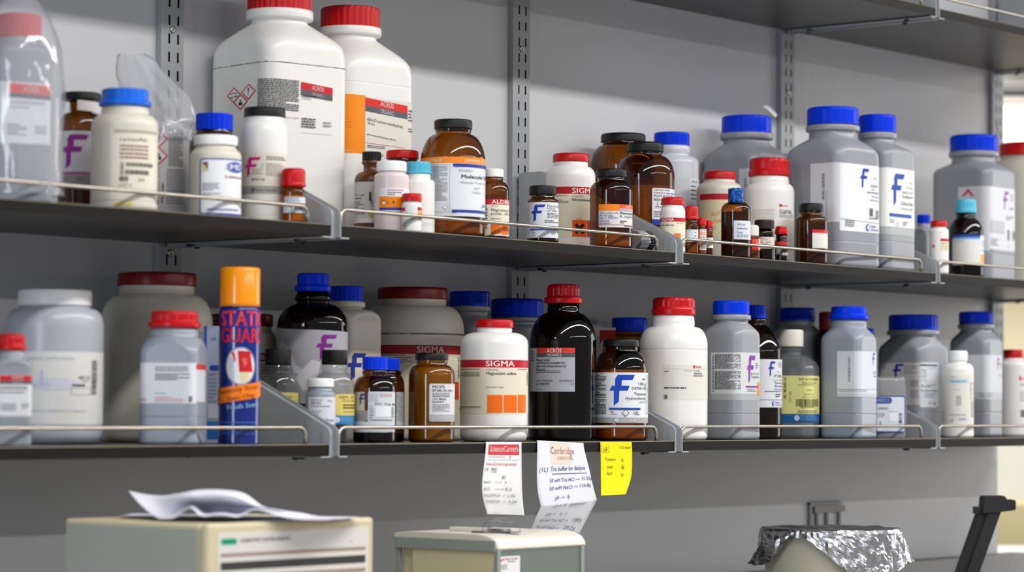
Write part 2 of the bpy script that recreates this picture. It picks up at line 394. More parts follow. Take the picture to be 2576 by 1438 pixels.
def bottle(name, label, xl, xr, ys, cap, neck, shelf=U, bay=0, at='f', sq=False, rot=6, body='white', p=2.0, br=6, fill=None, labels=None, flange=None, seam=None, cat='bottle', ratio=.3, xc=None, ccx=None, grow=1.0, base_in=1.0, group=None, turn=0, basemat=None):
    """xl..xr: body edges, ys: where the shoulder meets the body, cap=(half width, top, bottom, colour, opts), neck=[(half width, y)...] - all measured on the photo"""
    xc = (xl+xr)/2 if xc is None else xc; hw = (xr-xl)/2; ym = ys
    P, k = place(name, xc, hw, ym, shelf, bay, at, sq, grow, rot)
    root = thing(name, label, cat, (P.x, P.y, shelf), ROTZ, group)
    zf = lambda y: (P.z-shelf)+(ym-y)*k
    H = hw*k; sec = Sec(H, sq, rot, ratio)
    glassy = body in GL; m = GL.get(body) or PL[body]
    # body profile, bottom to top: (half width, z, corner ratio)
    R0 = ratio; b = br*k
    pr = [(H*base_in-b, 0, R0), (H*base_in-b*.29, b*.29, R0), (H*base_in+(H-H*base_in)*.3, b, R0), (H, b*3 if base_in < 1 else b*1.4, R0)]
    zs = zf(ys)
    if seam:
        zz = zf(seam); d = .9*k; e = 1.2*k
        if zz < zs: pr += [(H, zz-2*e, R0), (H, zz-e, R0), (H-d, zz-e*.4, R0), (H-d, zz+e*.4, R0), (H, zz+e, R0), (H, zz+2*e, R0)]
    nh, ny = neck[-1][0]*k, zf(neck[-1][1])
    pr.append((H, zs-4*k, R0)); pr.append((H, zs, R0))
    for i in range(1, 15):
        t = math.sin(i/14*math.pi/2) if p >= 1.9 else i/14
        if p < 0: q = -p*(1-t); fr_ = q/(1+q**6)**(1/6)/((-p)/(1+p**6)**(1/6))   # straight slope that rounds into the side
        else: fr_ = max(0, 1-t**p)**(1/p)
        hh = nh+(H-nh)*fr_; sm = t*t*(3-2*t) if p > 0 else t**2.2
        pr.append((hh, zs+(ny-zs)*t, R0+(1-R0)*sm))
    for h_, y_ in neck[-2::-1]: pr.append((h_*k, zf(y_), 1))
    if flange:
        fh, fy0, fy1 = flange; zt, zb = zf(fy0), zf(fy1); q = []
        for t in pr: q.append(t)
        pr = [t for t in pr if t[1] < zb-.3*k]
        last = pr[-1][0]
        pr += [(last, zb-.2*k, 1), (fh*k*.98, zb, 1), (fh*k, zb+.25*(zt-zb), 1), (fh*k, zt-.2*(zt-zb), 1), (fh*k*.985, zt, 1), (fh*k*.9, zt+.1*k, 1)]
    ztop = zf(cap[2])+(2 if not glassy else 1)*k
    pr.append((min(pr[-1][0], cap[0]*k*.95), max(ztop, pr[-1][1]+.0002), 1))
    n = 96 if sq else 64
    bm = bmesh.new(); loft(bm, [[(sec.rad(th, h, c)*math.cos(th), sec.rad(th, h, c)*math.sin(th), z) for th in [2*math.pi*j/n for j in range(n)]] for h, z, c in pr])
    link('body', finish(bm, 'body', m), root)
    if fill:
        fy, fc = fill; zt = zf(fy); fm = mat('contents_'+fc.lstrip('#'), fc, .85, noise_amt=.25, nscale=60)
        q = [(h*.95, max(z, .0025), c) for h, z, c in pr if z < zt and z > .0005]
        q = [(q[0][0]*.97, .0024, q[0][2])]+q+[(q[-1][0], zt, q[-1][2])]
        bm = bmesh.new(); loft(bm, [[(sec.rad(th, h, c)*math.cos(th), sec.rad(th, h, c)*math.sin(th), z) for th in [2*math.pi*j/48 for j in range(48)]] for h, z, c in q])
        link('contents', finish(bm, 'contents', fm), root)
    ch, yt, yb, cc = cap[:4]; o = cap[4] if len(cap) > 4 else {}
    o = dict(o); sk = o.pop('skirt', None)
    if sk: sk = (sk[0]*k, sk[1]*k)
    if o.pop('foil', 0): make_foil(root, zf(yb), zf(yt), ch*k, mat('blue_crinkled_foil', '#15509a', .3, metal=.6))
    else: make_cap(root, zf(yb), zf(yt), ch*k, capmat(cc), skirt=sk, bev=o.pop('bev', 3)*k, **o)
    if labels:
        for nm, items in (labels if isinstance(labels[0][1], list) else [('label', labels)]):
            pt = Print(lambda s, z, off: (*sec.pos(s, off), z), lambda x: sec.x2s((x-xc)*k), zf, k, H*(.035 if sq else .07))
            run(pt, items); pt.done(nm, root)
    root['_k'] = k
    del root['_k']
    return root, k, zf, sec, P
def run(pt, items):
    for it in items:
        if isinstance(it[-1], dict): getattr(pt, it[0])(*it[1:-1], **it[-1])
        else: getattr(pt, it[0])(*it[1:])
# ------------------------------------------------------------------ print layouts that recur
def banner(x0, x1, y0, ym, y1, tx, sl=0, th=None):
    th = th or (ym-y0)*.62; m = (tx[0]+tx[1])/2
    return [('rect', x0, x1, y0, ym, REDC, {'dy': sl}), ('rect', x0, x1, ym, y1, GREYB, {'dy': sl}),
            ('text', tx[0], ym-(ym-y0)*.2+sl*.35, th, 'ACRÖS', PAPER, tx[1], 1, {'rot': -sl*.5}), ('text', tx[0]+1, y1-(y1-ym)*.22+sl*.35, (y1-ym)*.55, 'ORGANICS', '#d8d8da', tx[1], 1, {'rot': -sl*.5})]
def shift(items, dx=0): return items
# ================================================================== UPPER SHELF, first bay (left of the first bracket)
rim = dict(ribs=26)
bottle('vial', 'small orange amber vial with a red screw cap at the shelf end', 708, 768, 486, (30, 424, 470, 'red', dict(ribs=0, bev=7, skirt=(31.5, 8))), [(25, 470), (25, 476)], U, -1, 'f', body='vial', fill=(492, '#c8b08a'), br=4,
       labels=[('rect', 718, 790, 497, 512, '#c9d3de'), ('rect', 716, 790, 512, 519, '#c06a3a'), ('rect', 716, 790, 519, 537, '#c9ced2'), ('micro', 722, 764, 499, 511, 2, '#8c93a0'), ('micro', 735, 764, 521, 530, 1, '#545a60', {'thick': .9})])
bottle('plastic_bottle', 'cream bottle with a bright sky-blue ribbed cap and stained label', 230, 398, 322, (59, 226, 268, 'sky', dict(ribs=18, skirt=(66, 12), amp=.02)), [(60, 281), (58, 290)], U, -1, 'f', body='cream', br=8, seam=512,
       labels=[('rect', 291, 396, 333, 507, '#ddd6c6'), ('rect', 297, 396, 334, 342, '#a8a193'), ('text', 314, 362, 9, 'ryoscAlc', '#5d5850', 378, 1), ('micro', 314, 384, 372, 390, 2, '#8a6a58', {'thick': .55}), ('micro', 314, 384, 391, 410, 2, '#8a5a50'), ('bars', 316, 324, 414, 446, '#6b665c', {'horiz': True}), ('micro', 330, 392, 416, 426, 1, '#6b665c', {'thick': .9}), ('micro', 328, 384, 434, 446, 1, '#6b665c', {'thick': .9}), ('micro', 314, 345, 450, 464, 1, '#6b665c', {'thick': .9}), ('text', 358, 462, 9, '500', '#7c776c'), ('text', 314, 476, 8, 'LOT 4', '#6b665c'), ('rect', 300, 345, 514, 522, '#d9c25a')])
bottle('plastic_bottle', 'white-capped cream bottle with a blue bordered label behind the rail', 478, 607, 396, (55, 342, 367, 'white', dict(bev=4)), [(50, 367), (50, 372), (54, 376), (54, 380)], U, -1, 'f', body='cream', br=7,
       labels=[('rect', 509, 640, 403, 545, '#4657a0', {'r': 8}), ('rect', 513, 640, 407, 540, '#e6e6e8', {'r': 6}), ('rect', 516, 532, 411, 437, '#c9c4a8'), ('rect', 518, 525, 413, 421, '#b01c38'), ('rect', 518, 525, 421, 428, '#e8d020'), ('rect', 525, 530, 413, 428, '#2a3880'), ('ell', 597, 424, 34, 14, '#5a68ac'), ('ell', 598, 424, 30, 11, '#43529c'), ('text', 572, 430, 13, 'EMD', '#e6e6ea', 606, 1), ('text', 573, 452, 7, 'Lithium', '#6c2c2c', 606, 1), ('micro', 517, 562, 465, 486, 4, '#8b8e98'), ('micro', 517, 566, 490, 500, 2, '#9a9da6'), ('micro', 530, 604, 528, 538, 1, '#8a94c0')])
bottle('plastic_bottle', 'white bottle with black cap and large pink letter F', 606, 725, 342, (52, 272, 296, 'black', dict(bev=3)), [(50, 297), (50, 311)], U, -1, 'f', body='white', br=7,
       labels=[('rect', 590, 745, 389, 472, '#dcd7cc'), ('rect', 590, 745, 472, 492, '#a4a29e'), ('logo', 621, 663, 400, 450, PINK), ('text', 662, 427, 12, 'd', '#a8b0c4'), ('micro', 640, 670, 430, 446, 3, '#a5a29a'), ('text', 640, 459, 6, 'BP337-26', '#4b4640', 672, 1), ('micro', 676, 722, 398, 409, 2, '#8a857c', {'thick': .6}), ('micro', 676, 722, 415, 448, 7, '#b0aba0', {'thick': .6}), ('ell', 643, 482, 6, 6, '#6d6c6a'), ('text', 650, 485, 6, 'Fisher Scientific', '#6d6c6a', 700)])
bottle('jar', 'dark jar with a royal blue cap behind the white-capped bottle', 477, 600, 372, (47, 287, 328, 'blue', dict(ribs=22, amp=.03)), [(44, 328), (46, 331), (46, 340), (43, 344)], U, -1, -.205, body='brownglass', fill=(380, '#3a2416'))
bottle('amber_jar', 'amber jar with black cap and purple letter F label', 147, 260, 326, (50, 234, 253, 'black', dict(bev=5)), [(29, 253), (29, 284)], U, -1, -.15, body='brownglass', fill=(330, '#7a6242'), p=2.2, ccx=197,
       labels=[('label', [('rect', 140, 290, 334, 458, '#c9c7cc'), ('rect', 140, 156, 340, 440, '#8a7a72'), ('logo', 165, 232, 343, 430, '#8a2a86'), ('rect', 162, 290, 437, 443, '#9a3a86'), ('rect', 140, 290, 444, 474, '#8e8a88'), ('text', 170, 458, 8, 'B2', '#4a4648'), ('text', 204, 459, 8, 'A3', '#4a4648')]),
               ('tag', [('rect', 203, 260, 257, 282, '#cfcbc8', {'dy': 6})])])
bottle('wrapped_bottle', 'white bottle with red hazard diamonds inside the clear bag', 345, 475, 331, (50, 309, 322, 'oldwhite'), [(54, 322), (60, 326)], U, -1, -.12, body='milky', p=2.2,
       labels=[('rect', 380, 478, 324, 524, '#d2d0d0'), ('ghs', 408, 355, 23, '!'), ('ghs', 408, 398, 23, 'e'), ('micro', 432, 466, 330, 424, 22, '#8f8f90', {'thick': .55}), ('text', 410, 520, 8, 'Calcium chloride', '#3a3a3c', 500, 1, {'rot': 90}), ('text', 422, 516, 7, '97% powder', '#8a3a40', None, 1, {'rot': 90}), ('micro', 428, 470, 430, 520, 14, '#9a9a9c')])
bottle('grey_bottle', 'grey square bottle with faded red cap inside a clear bag', -40, 137, 150, (54, 38, 97, 'red', dict(ribs=24)), [(52, 97), (56, 104), (54, 110)], U, -1, 'f', sq=True, rot=-20, body='grey', p=-1.9, grow=1.08,
       labels=[('rect', -60, 134, 215, 368, '#d9dade'), ('rect', 38, 134, 218, 242, '#d0413a', {'dy': 3}), ('rect', 38, 134, 242, 254, GREYB, {'dy': 3}), ('text', 72, 238, 13, 'ACRÖS', PAPER, 108, 1), ('micro', 42, 128, 262, 272, 2, '#8b8c94'), ('micro', 42, 90, 276, 282, 1, '#8b8c94'), ('micro', 36, 84, 320, 350, 5, '#8b8c94'), ('micro', 100, 128, 322, 346, 3, '#9b9ca4')])
# ================================================================== UPPER SHELF, second bay
bottle('plastic_bottle', 'tiny white bottle with crimson cap right behind the rail', 1011, 1061, 516, (25, 487, 507, 'red'), [(22, 507), (22, 511)], U, 0, 'f', body='white', br=4,
       labels=[('rect', 1008, 1020, 523, 532, '#c41c2c'), ('rect', 1051, 1064, 522, 531, '#c41c2c'), ('rect', 1052, 1064, 533, 544, '#e8902c'), ('rect', 1053, 1064, 544, 552, '#c43020'), ('poly', [(1013, 566), (1024, 554), (1040, 545), (1052, 541), (1052, 549), (1040, 554), (1026, 562), (1018, 572)], '#8e8e8e')])
bottle('plastic_bottle', 'translucent white-capped bottle holding pinkish powder, orange label', 941, 1029, 446, (38, 406, 432, 'white', dict(bev=4)), [(35, 432), (35, 437)], U, 0, 'f', body='pinky', br=5,
       labels=[('rect', 957, 1060, 476, 498, '#e2e3ea', {'r': 3}), ('rect', 957, 1060, 497, 525, '#ee8a14'), ('rect', 957, 1060, 525, 531, '#2338b0'), ('micro', 978, 1018, 480, 485, 1, '#c04848'), ('micro', 978, 1014, 486, 496, 2, '#75767e'), ('poly', [(968, 505), (974, 511), (968, 517), (962, 511)], '#b01c38'), ('ell', 968, 513, 4, 4, '#e6e6ea'), ('text', 978, 515, 8, 'L', '#5c3010'), ('text', 990, 515, 7, 'R', '#5c3010', None, 1)])
bottle('plastic_bottle', 'plain white bottle with pale turquoise cap', 1011, 1094, 462, (32, 408, 438, 'cyan', dict(ribs=16, amp=.02, skirt=(34, 6))), [(31, 443), (30, 452)], U, 0, -.238, body='white', br=5)
bottle('amber_jar', 'big amber jar with black cap and white and orange storage label', 1058, 1221, 404, (48, 302, 325, 'black', dict(bev=4)), [(45, 326), (46, 330), (44, 334), (44, 338)], U, 0, 'f', body='amber', fill=(545, '#c9b48c'), br=10, p=1.8,
       labels=[('rect', 1030, 1250, 401, 417, '#f08420'), ('rect', 1030, 1250, 417, 549, '#d6d9de'), ('text', 1066, 413, 7, 'GENERAL STORAGE', '#f8d8b0', 1112), ('text', 1170, 413, 7, 'GENERAL STORAGE', '#f8d8b0', 1228, 1), ('frame', 1088, 1134, 420, 539, 1, '#a2a4a8'), ('micro', 1092, 1131, 424, 512, 26, '#8b8d92', {'thick': .5}), ('ghs', 1123, 527, 7, '', '#9a9ca0'), ('rect', 1142, 1235, 418, 426, '#2a3a96'), ('poly', [(1141, 419), (1153, 419), (1149, 425), (1155, 428), (1142, 424)], '#2a3a96'), ('text', 1156, 438, 6, 'MX1583H-1', '#85878c', 1190), ('text', 1162, 454, 9, 'Molecular Sieves', '#26272c', 1237, 1), ('text', 1160, 467, 5, 'Molecular Powder / Type 4A', '#7c7e84', 1224), ('text', 1192, 480, 5, 'Type 4A', '#7c7e84', 1206), ('text', 1188, 491, 5, '1/16 Pellets', '#7c7e84', 1209), ('rect', 1140, 1235, 533, 539, '#2a3a96'), ('poly', [(1139, 533), (1152, 533), (1148, 539), (1153, 541), (1140, 540)], '#2a3a96'), ('text', 1211, 523, 11, 'pac', '#4a5ab0', 1226, 0, {'shear': .3})])
bottle('amber_bottle', 'amber bottle with white and red cap and orange squares', 1200, 1281, 484, (26, 425, 446, 'white', dict(bev=3)), [(25, 447), (25, 458)], U, 0, 'f', body='amber', fill=(492, '#8a7a60'), br=5,
       labels=[('rect', 1180, 1300, 503, 595, '#ded8c6'), ('rect', 1180, 1300, 503, 517, '#b51a30'), ('text', 1237, 515, 10, 'ALDRICH', '#e8e4dc', 1290, 1), ('micro', 1236, 1258, 520, 523, 1, '#8b8678'), ('text', 1236, 534, 7, 'Magnesium chlor', '#33302c', 1290), ('text', 1236, 543, 7, 'powder, -325 mesh', '#33302c', 1284), ('micro', 1236, 1262, 552, 555, 1, '#55514a'), ('rect', 1236, 1260, 564, 590, ORANGE), ('rect', 1262, 1279, 564, 591, ORANGE), ('micro', 1222, 1228, 520, 580, 8, '#6b675e')])
bottle('brown_bottle', 'slim brown bottle with black cap and white label by the big white bottle', 892, 977, 456, (24, 382, 404, 'black', dict(ribs=20, bev=2)), [(22, 404), (25, 407), (25, 411), (20, 416), (20, 432)], U, 0, -.2, body='brown', br=4,
       labels=[('rect', 880, 975, 460, 563, '#c8c4c0'), ('text', 896, 496, 6, 'U3', '#4b4844'), ('text', 907, 497, 6, 'USP', '#4b4844'), ('micro', 896, 912, 500, 506, 1, '#4b4844'), ('micro', 896, 922, 510, 545, 6, '#6e6a66', {'thick': .4}), ('rect', 931, 937, 486, 508, '#33302e'), ('text', 941, 520, 7, 'USP', '#33302e', None, 1, {'rot': 90}), ('rect', 893, 975, 552, 563, '#e0dcd8'), ('micro', 894, 906, 554, 558, 1, INK, {'thick': .9}), ('rect', 931, 940, 540, 548, '#c2b820')])
bottle('jar', 'dark jar with a crimson lid behind the turquoise-capped bottle', 968, 1056, 420, (41, 379, 400, 'red', dict(bev=4)), [(38, 400), (38, 408)], U, 0, -.17, body='brownglass', fill=(426, '#4a2212'))
bottle('white_canister', 'largest white square bottle with red cap and two hazard diamonds', 535, 869, 172, (81, -24, 36, 'red', dict(ribs=34, amp=.02)), [(76, 40), (70, 54), (71, 62)], U, 0, 'b', sq=True, rot=-3, body='white', p=-1.9, seam=176, flange=(85, 29, 52), br=10, ratio=.28,
       labels=[('ghs', 597, 249, 20, 'c'), ('ghs', 638, 245, 20, '!'), ('ghs', 617, 268, 20, 'e'), ('micro', 664, 761, 217, 295, 17, '#55565a', {'thick': .55, 'fill': 1}), ('text', 720, 312, 4, '25 metre 200', '#a0606a', 760)]+banner(766, 839, 219, 237, 251, (790, 818), 8)+[('text', 767, 256, 6, 'Imidazole, 99%', '#3a3a3e', 802, 1), ('micro', 767, 790, 259, 262, 1, '#8b8c92'), ('micro', 767, 802, 308, 334, 4, '#55565a'), ('micro', 818, 838, 313, 328, 2, '#9a9ba0'), ('rect', 766, 838, 343, 344, '#c8c4c0')])
bottle('white_canister', 'white square bottle with orange panel and plain red cap', 724, 1036, 214, (75, 21, 75, 'red', dict(ribs=30, amp=.015, bev=5)), [(70, 78), (66, 96), (66, 103)], U, 0, 'b', sq=True, rot=2, body='white', p=-1.9, seam=222, flange=(79, 72, 92), br=10,
       labels=[('rect', 820, 926, 254, 399, '#ee8a14'), ('micro', 868, 894, 322, 341, 3, '#b86008', {'thick': .3}), ('text', 870, 394, 4, 'for lab use only', '#f6cf94', 900), ('rect', 926, 1060, 258, 420, '#d8d4ca'), ('rect', 926, 1026, 259, 278, '#d42420', {'dy': 9}), ('rect', 926, 1026, 278, 293, GREYB, {'dy': 9}), ('text', 961, 276, 14, 'ACRÖS', '#f0f0f0', 993, 1, {'rot': -5}), ('text', 961, 293, 10, 'ORGANICS', '#e2e2e2', 993, 1, {'rot': -5}), ('text', 930, 315, 8, 'alpha-D-Lactose monohydrate,', '#33343a', 1016, 0, {'rot': -5}), ('text', 931, 325, 6, '99.5+%', '#33343a', None, 0, {'rot': -5}), ('text', 930, 351, 4, 'alpha-D-Lactose Monohydrate, 99.5+%', '#55565c', 998, 1, {'rot': -5}), ('rect', 926, 1020, 370, 371, '#c49a90', {'dy': 4}), ('micro', 931, 975, 376, 384, 2, '#6b6c72'), ('text', 958, 403, 7, 'A57', '#3a3b40'), ('micro', 1028, 1036, 278, 310, 4, '#6b6c72'), ('micro', 1028, 1036, 324, 336, 2, '#6b6c72')])
# small bottles right of the upright
bottle('amber_bottle', 'small amber bottle with black cap and big blue letter F', 1325, 1405, 512, (34.5, 468, 490, 'black', dict(bev=3)), [(30, 490), (30, 497), (33, 500)], U, 0, 'f', body='amber', fill=(520, '#4a3a2c'), br=6,
       labels=[('rect', 1310, 1425, 511, 600, '#d4d6da'), ('micro', 1325, 1334, 518, 598, 26, '#85878c', {'thick': .4}), ('logo', 1337, 1372, 517, 561, BLUE), ('text', 1376, 523, 6, 'Neutral Red', '#33343a', 1409), ('text', 1376, 529, 5, 'N129-25', '#33343a', 1396), ('text', 1376, 535, 5, 'LOT 981560', '#55565c', 1400), ('micro', 1376, 1404, 538, 552, 4, '#6b6c72'), ('micro', 1370, 1404, 556, 564, 2, '#55565c'), ('rect', 1335, 1403, 577, 581, '#2a4aa8'), ('text', 1341, 590, 5, 'B1', '#3a3b40'), ('text', 1386, 591, 6, 'G', '#3a3b40'), ('micro', 1391, 1398, 585, 591, 3, '#6b6c72'), ('micro', 1339, 1354, 593, 596, 1, '#85878c')])
bottle('amber_bottle', 'amber bottle with black cap and white label topped by orange', 1484, 1591, 482, (39, 426, 446, 'black', dict(bev=4)), [(34, 446), (35, 450), (34, 457)], U, 0, 'f', body='amber', fill=(586, '#d2b88a'), br=8,
       labels=[('rect', 1505, 1600, 517, 575, '#d6d4d6', {'r': 4}), ('rect', 1505, 1557, 517, 534, '#ee8418'), ('rect', 1557, 1600, 517, 527, '#e0562c'), ('text', 1572, 525, 5, 'ACRÖS', '#f0e6e0', 1584, 1), ('rect', 1557, 1600, 527, 534, '#a9aaae'), ('text', 1507, 541, 6, 'Avoid contact with', '#62637c', 1553), ('text', 1507, 547.5, 6, 'skin and eyes.', '#62637c', 1541), ('text', 1507, 554, 6, 'Refer to MSDS for', '#62637c', 1553), ('text', 1507, 561, 6, 'additional', '#62637c', 1531), ('text', 1507, 567, 6, 'information', '#62637c', 1535), ('text', 1558, 542, 6, 'Phenolphthalein', '#26272b', 1596, 1), ('text', 1558, 550, 6, 'R, reagent ACS', '#26272b', 1592), ('micro', 1558, 1576, 558, 566, 2, '#55565c'), ('rect', 1506, 1598, 567.5, 568.5, '#d46a50'), ('micro', 1568, 1590, 570, 574, 1, '#55565c')])
bottle('white_jar', 'white jar with red lid, red name band and black cross symbol', 1374, 1498, 447, (45.5, 387, 408, 'red', dict(bev=5)), [(43, 409), (43, 420)], U, 0, -.16, body='white', br=8,
       labels=[('rect', 1350, 1520, 474, 600, CREAM), ('rect', 1350, 1520, 474, 492, '#b51a2e'), ('text', 1438, 490, 13, 'SIGMA', '#ece8e2', 1492, 1), ('text', 1438, 500, 4, 'N2376-100G', '#8b8678', 1466), ('text', 1439, 510, 7, 'Nicotinamide', '#2e2b28', 1486, 1), ('micro', 1400, 1428, 496, 499, 1, '#6b675e'), ('micro', 1400, 1432, 507, 517, 3, '#55514a', {'thick': .35}), ('rect', 1439, 1474, 557, 598, '#ea5a10'), ('rect', 1476, 1500, 557, 598, '#c22c10'), ('poly', [(1444, 570), (1450, 565), (1457, 573), (1464, 565), (1470, 570), (1462, 579), (1470, 588), (1464, 593), (1457, 585), (1450, 593), (1444, 588), (1451, 579)], INK), ('text', 1450, 555, 3, 'Harmful', '#55514a')])
bottle('amber_jar', 'amber jar with black cap and potassium reagent label', 1549, 1697, 446, (46, 359, 383, 'black', dict(bev=5)), [(41, 383), (42, 387), (40, 392)], U, 1, -.15, body='amber', fill=(470, '#b09a70'), br=9,
       labels=[('rect', 1637, 1720, 478, 566, '#d9dade', {'r': 5}), ('rect', 1637, 1720, 556, 570, '#2a3c98'), ('text', 1642, 485, 4.5, 'CAT NO: 191430', '#33343a', 1682, 1), ('text', 1641, 492, 4, 'ICN BIOMEDICALS', '#c86a6a', 1667, 1), ('text', 1668, 492, 4, '1-800-854-0530', '#4a5cc0', 1697, 1), ('text', 1642, 501, 6.5, 'POTASSIUM', '#26272b', 1690), ('text', 1642, 510, 6.5, 'REAGENT', '#26272b', 1679), ('text', 1650, 519, 6, '[ 123-4', '#33343a', 1680), ('text', 1646, 528, 6, 'M.W. 98', '#33343a', 1680), ('micro', 1642, 1688, 536, 552, 3, '#75767c')])
bottle('amber_jar', 'widest amber jar with matte black lid against the wall', 1487, 1648, 425, (56.5, 337, 358, 'black', dict(bev=5)), [(53, 358), (53, 366)], U, 1, 'b', body='amber', fill=(450, '#a08a60'), br=9)
bottle('plastic_bottle', 'translucent pale bottle with blue cap against the wall', 1621, 1758, 412, (45, 334, 367, 'blue', dict(ribs=17, amp=.010, bev=4)), [(44, 368), (47, 371), (47, 384), (43, 389), (43, 393)], U, 1, 'b', body='milky', br=8,
       labels=[('rect', 1731, 1775, 451, 518, '#dadce2'), ('text', 1735, 463, 6, 'Acros', '#2c4a8c', 1752, 1, {'shear': .3}), ('micro', 1735, 1750, 470, 512, 4, '#4a4c54', {'thick': .35})])
# ================================================================== UPPER SHELF, third bay
bottle('plastic_bottle', 'small white bottle with red cap and red-banded cream label', 1661, 1724, 538, (29, 497, 516, 'red', dict(bev=5)), [(26, 517), (26, 522)], U, 1, 'f', body='white', br=6,
       labels=[('rect', 1645, 1740, 549, 612, CREAM), ('rect', 1645, 1740, 549, 559, '#b51a2e'), ('text', 1664, 557.5, 7, 'SIGMA', '#ece8e2', 1694, 1), ('text', 1664, 570, 5, 'Riboflavin', '#2e2b28', 1693, 1), ('micro', 1700, 1720, 562, 565, 1, '#8b8678'), ('rect', 1694, 1710, 589, 604, ORANGE)])
bottle('vial', 'amber vial with tall red cap beside the small white bottle', 1723, 1756, 575, (16.5, 518, 552, 'red', dict(bev=4, skirt=(17.5, 6))), [(14, 553), (14, 562)], U, 1, 'f', body='vial', fill=(600, '#8a7450'), br=3,
       labels=[('rect', 1712, 1770, 578, 609, '#cfd4dc'), ('micro', 1724, 1752, 580, 602, 5, '#4a5068', {'thick': .5}), ('rect', 1712, 1770, 603, 609, '#aeb4bc')])
bottle('vial', 'amber vial with red cap and orange-striped label', 1753, 1777, 580, (11.5, 548, 567, 'red', dict(bev=3)), [(10, 567), (10, 572)], U, 1, 'f', body='vial', fill=(590, '#8a7450'), br=3,
       labels=[('rect', 1745, 1790, 577, 629, '#d8d4cc'), ('rect', 1753, 1760, 577, 629, ORANGE), ('micro', 1762, 1776, 579, 583, 1, '#33343a'), ('rect', 1761, 1790, 584, 591, '#e09a96'), ('rect', 1762, 1790, 612, 626, '#8c8e92'), ('micro', 1762, 1775, 596, 610, 3, '#75767c')])
bottle('vial', 'lowest-standing amber vial with red cap and cream label, third from the bracket', 1773, 1794, 584, (10.5, 555, 573, 'red', dict(bev=3)), [(9, 573), (9, 578)], U, 1, 'f', body='vial', fill=(592, '#4a2408'), br=3,
       labels=[('rect', 1765, 1805, 598, 624, '#dcd6c4'), ('micro', 1777, 1792, 600, 620, 4, '#75706a')])
bottle('amber_bottle', 'amber bottle sealed with crinkled blue foil', 1814, 1888, 530, (18, 474, 507, 'blue', dict(foil=1)), [(19, 505), (19, 509)], U, 1, 'f', body='amber', fill=(534, '#4a3a28'), br=5, p=2,
       labels=[('rect', 1843, 1905, 557, 604, '#cdd3de'), ('text', 1851, 569, 6, 'Acros', '#2c4a8c', 1872, 1, {'shear': .3}), ('micro', 1851, 1880, 576, 580, 1, '#33343a'), ('text', 1851, 589, 5, 'Tween', '#33343a', 1866), ('micro', 1851, 1882, 592, 600, 2, '#75767c')])
bottle('small_jar', 'tiny amber jar with a pale grey screw lid behind the rail', 1864, 1912, 603, (21, 566, 594, 'oldwhite', dict(ribs=0, bev=5)), [(19, 595), (19, 599)], U, 1, 'f', body='vial', fill=(606, '#8a6a40'), br=4,
       labels=[('rect', 1889, 1925, 601, 629, '#d8cfc0'), ('rect', 1889, 1907, 601, 629, '#d8241c'), ('micro', 1892, 1904, 604, 626, 6, '#e8c8c0')])
bottle('small_jar', 'squat dark bottle with dark maroon cap and pale label', 1899, 1947, 590, (25, 553, 575, 'choc', dict(ribs=24, amp=.02, bev=3)), [(18, 576), (21, 581)], U, 1, 'f', body='dark', br=4,
       labels=[('rect', 1900, 1960, 597, 626, '#cfc4bc'), ('text', 1912, 605, 6, 'Triton', '#6b7a4c', 1930), ('micro', 1908, 1940, 609, 623, 3, '#7a706c')])
bottle('vial', 'smallest amber vial with red cap and dark barcode label', 1949, 1982, 609, (15, 569, 589, 'red', dict(ribs=20, amp=.02, bev=3, skirt=(17, 11))), [(14, 601), (14, 604)], U, 1, 'f', body='dark', br=3,
       labels=[('rect', 1940, 1995, 609, 615, '#d8241c'), ('rect', 1940, 1995, 615, 645, '#3a3a3a'), ('bars', 1952, 1964, 626, 640, '#c8c8c4'), ('rect', 1966, 1995, 636, 642, '#a8a8a4')])
bottle('amber_bottle', 'amber bottle with black cap and blank red-topped white label', 1998, 2082, 558, (31, 512, 532, 'black', dict(bev=4)), [(29, 532), (30, 537), (29, 543)], U, 1, 'f', body='amber', fill=(575, '#54412c'), br=6,
       labels=[('rect', 2039, 2100, 580, 626, '#d8d5cd'), ('rect', 2039, 2100, 580, 588, '#cf2430')])
bottle('white_jar', 'white bottle with wide ribbed bright red cap', 1872, 1998, 486, (50, 399, 444, 'red', dict(ribs=16, amp=.02, skirt=(52.5, 14), bev=6)), [(50, 459), (48, 463)], U, 1, -.17, body='white', br=8,
       labels=[('rect', 1954, 1962, 517, 524, '#c0283a', {'r': 2}), ('text', 1962, 524, 5, 'SIGMA', '#c0283a', 1977), ('micro', 1890, 1947, 531, 558, 6, '#85868a', {'thick': .2}), ('text', 1955, 535, 5, 'Tryptose', '#33343a', 1986), ('text', 1955, 540, 5, 'Casein Hydr', '#33343a', 1988, 1), ('micro', 1955, 1994, 543, 552, 3, '#6b6c72', {'thick': .3})])
bottle('white_jar', 'cream jar whose red lid is wrapped in clear film, orange scrawl on label', 1752, 1867, 482, (42, 432, 452, 'red', dict(bev=4)), [(40, 453), (40, 461)], U, 1, -.14, body='cream', br=8,
       labels=[('rect', 1759, 1880, 506, 600, '#dcd0a8'), ('rect', 1759, 1833, 491, 506, '#b01c2e'), ('text', 1784, 549, 14, 'Acid', '#dd6a3a', 1808, 0, {'shear': .3, 'rot': 8}), ('text', 1794, 566, 11, 'Yeast', '#dd6a3a', 1820, 0, {'shear': .3, 'rot': 16}), ('micro', 1762, 1800, 572, 590, 3, '#b8ad8a')])
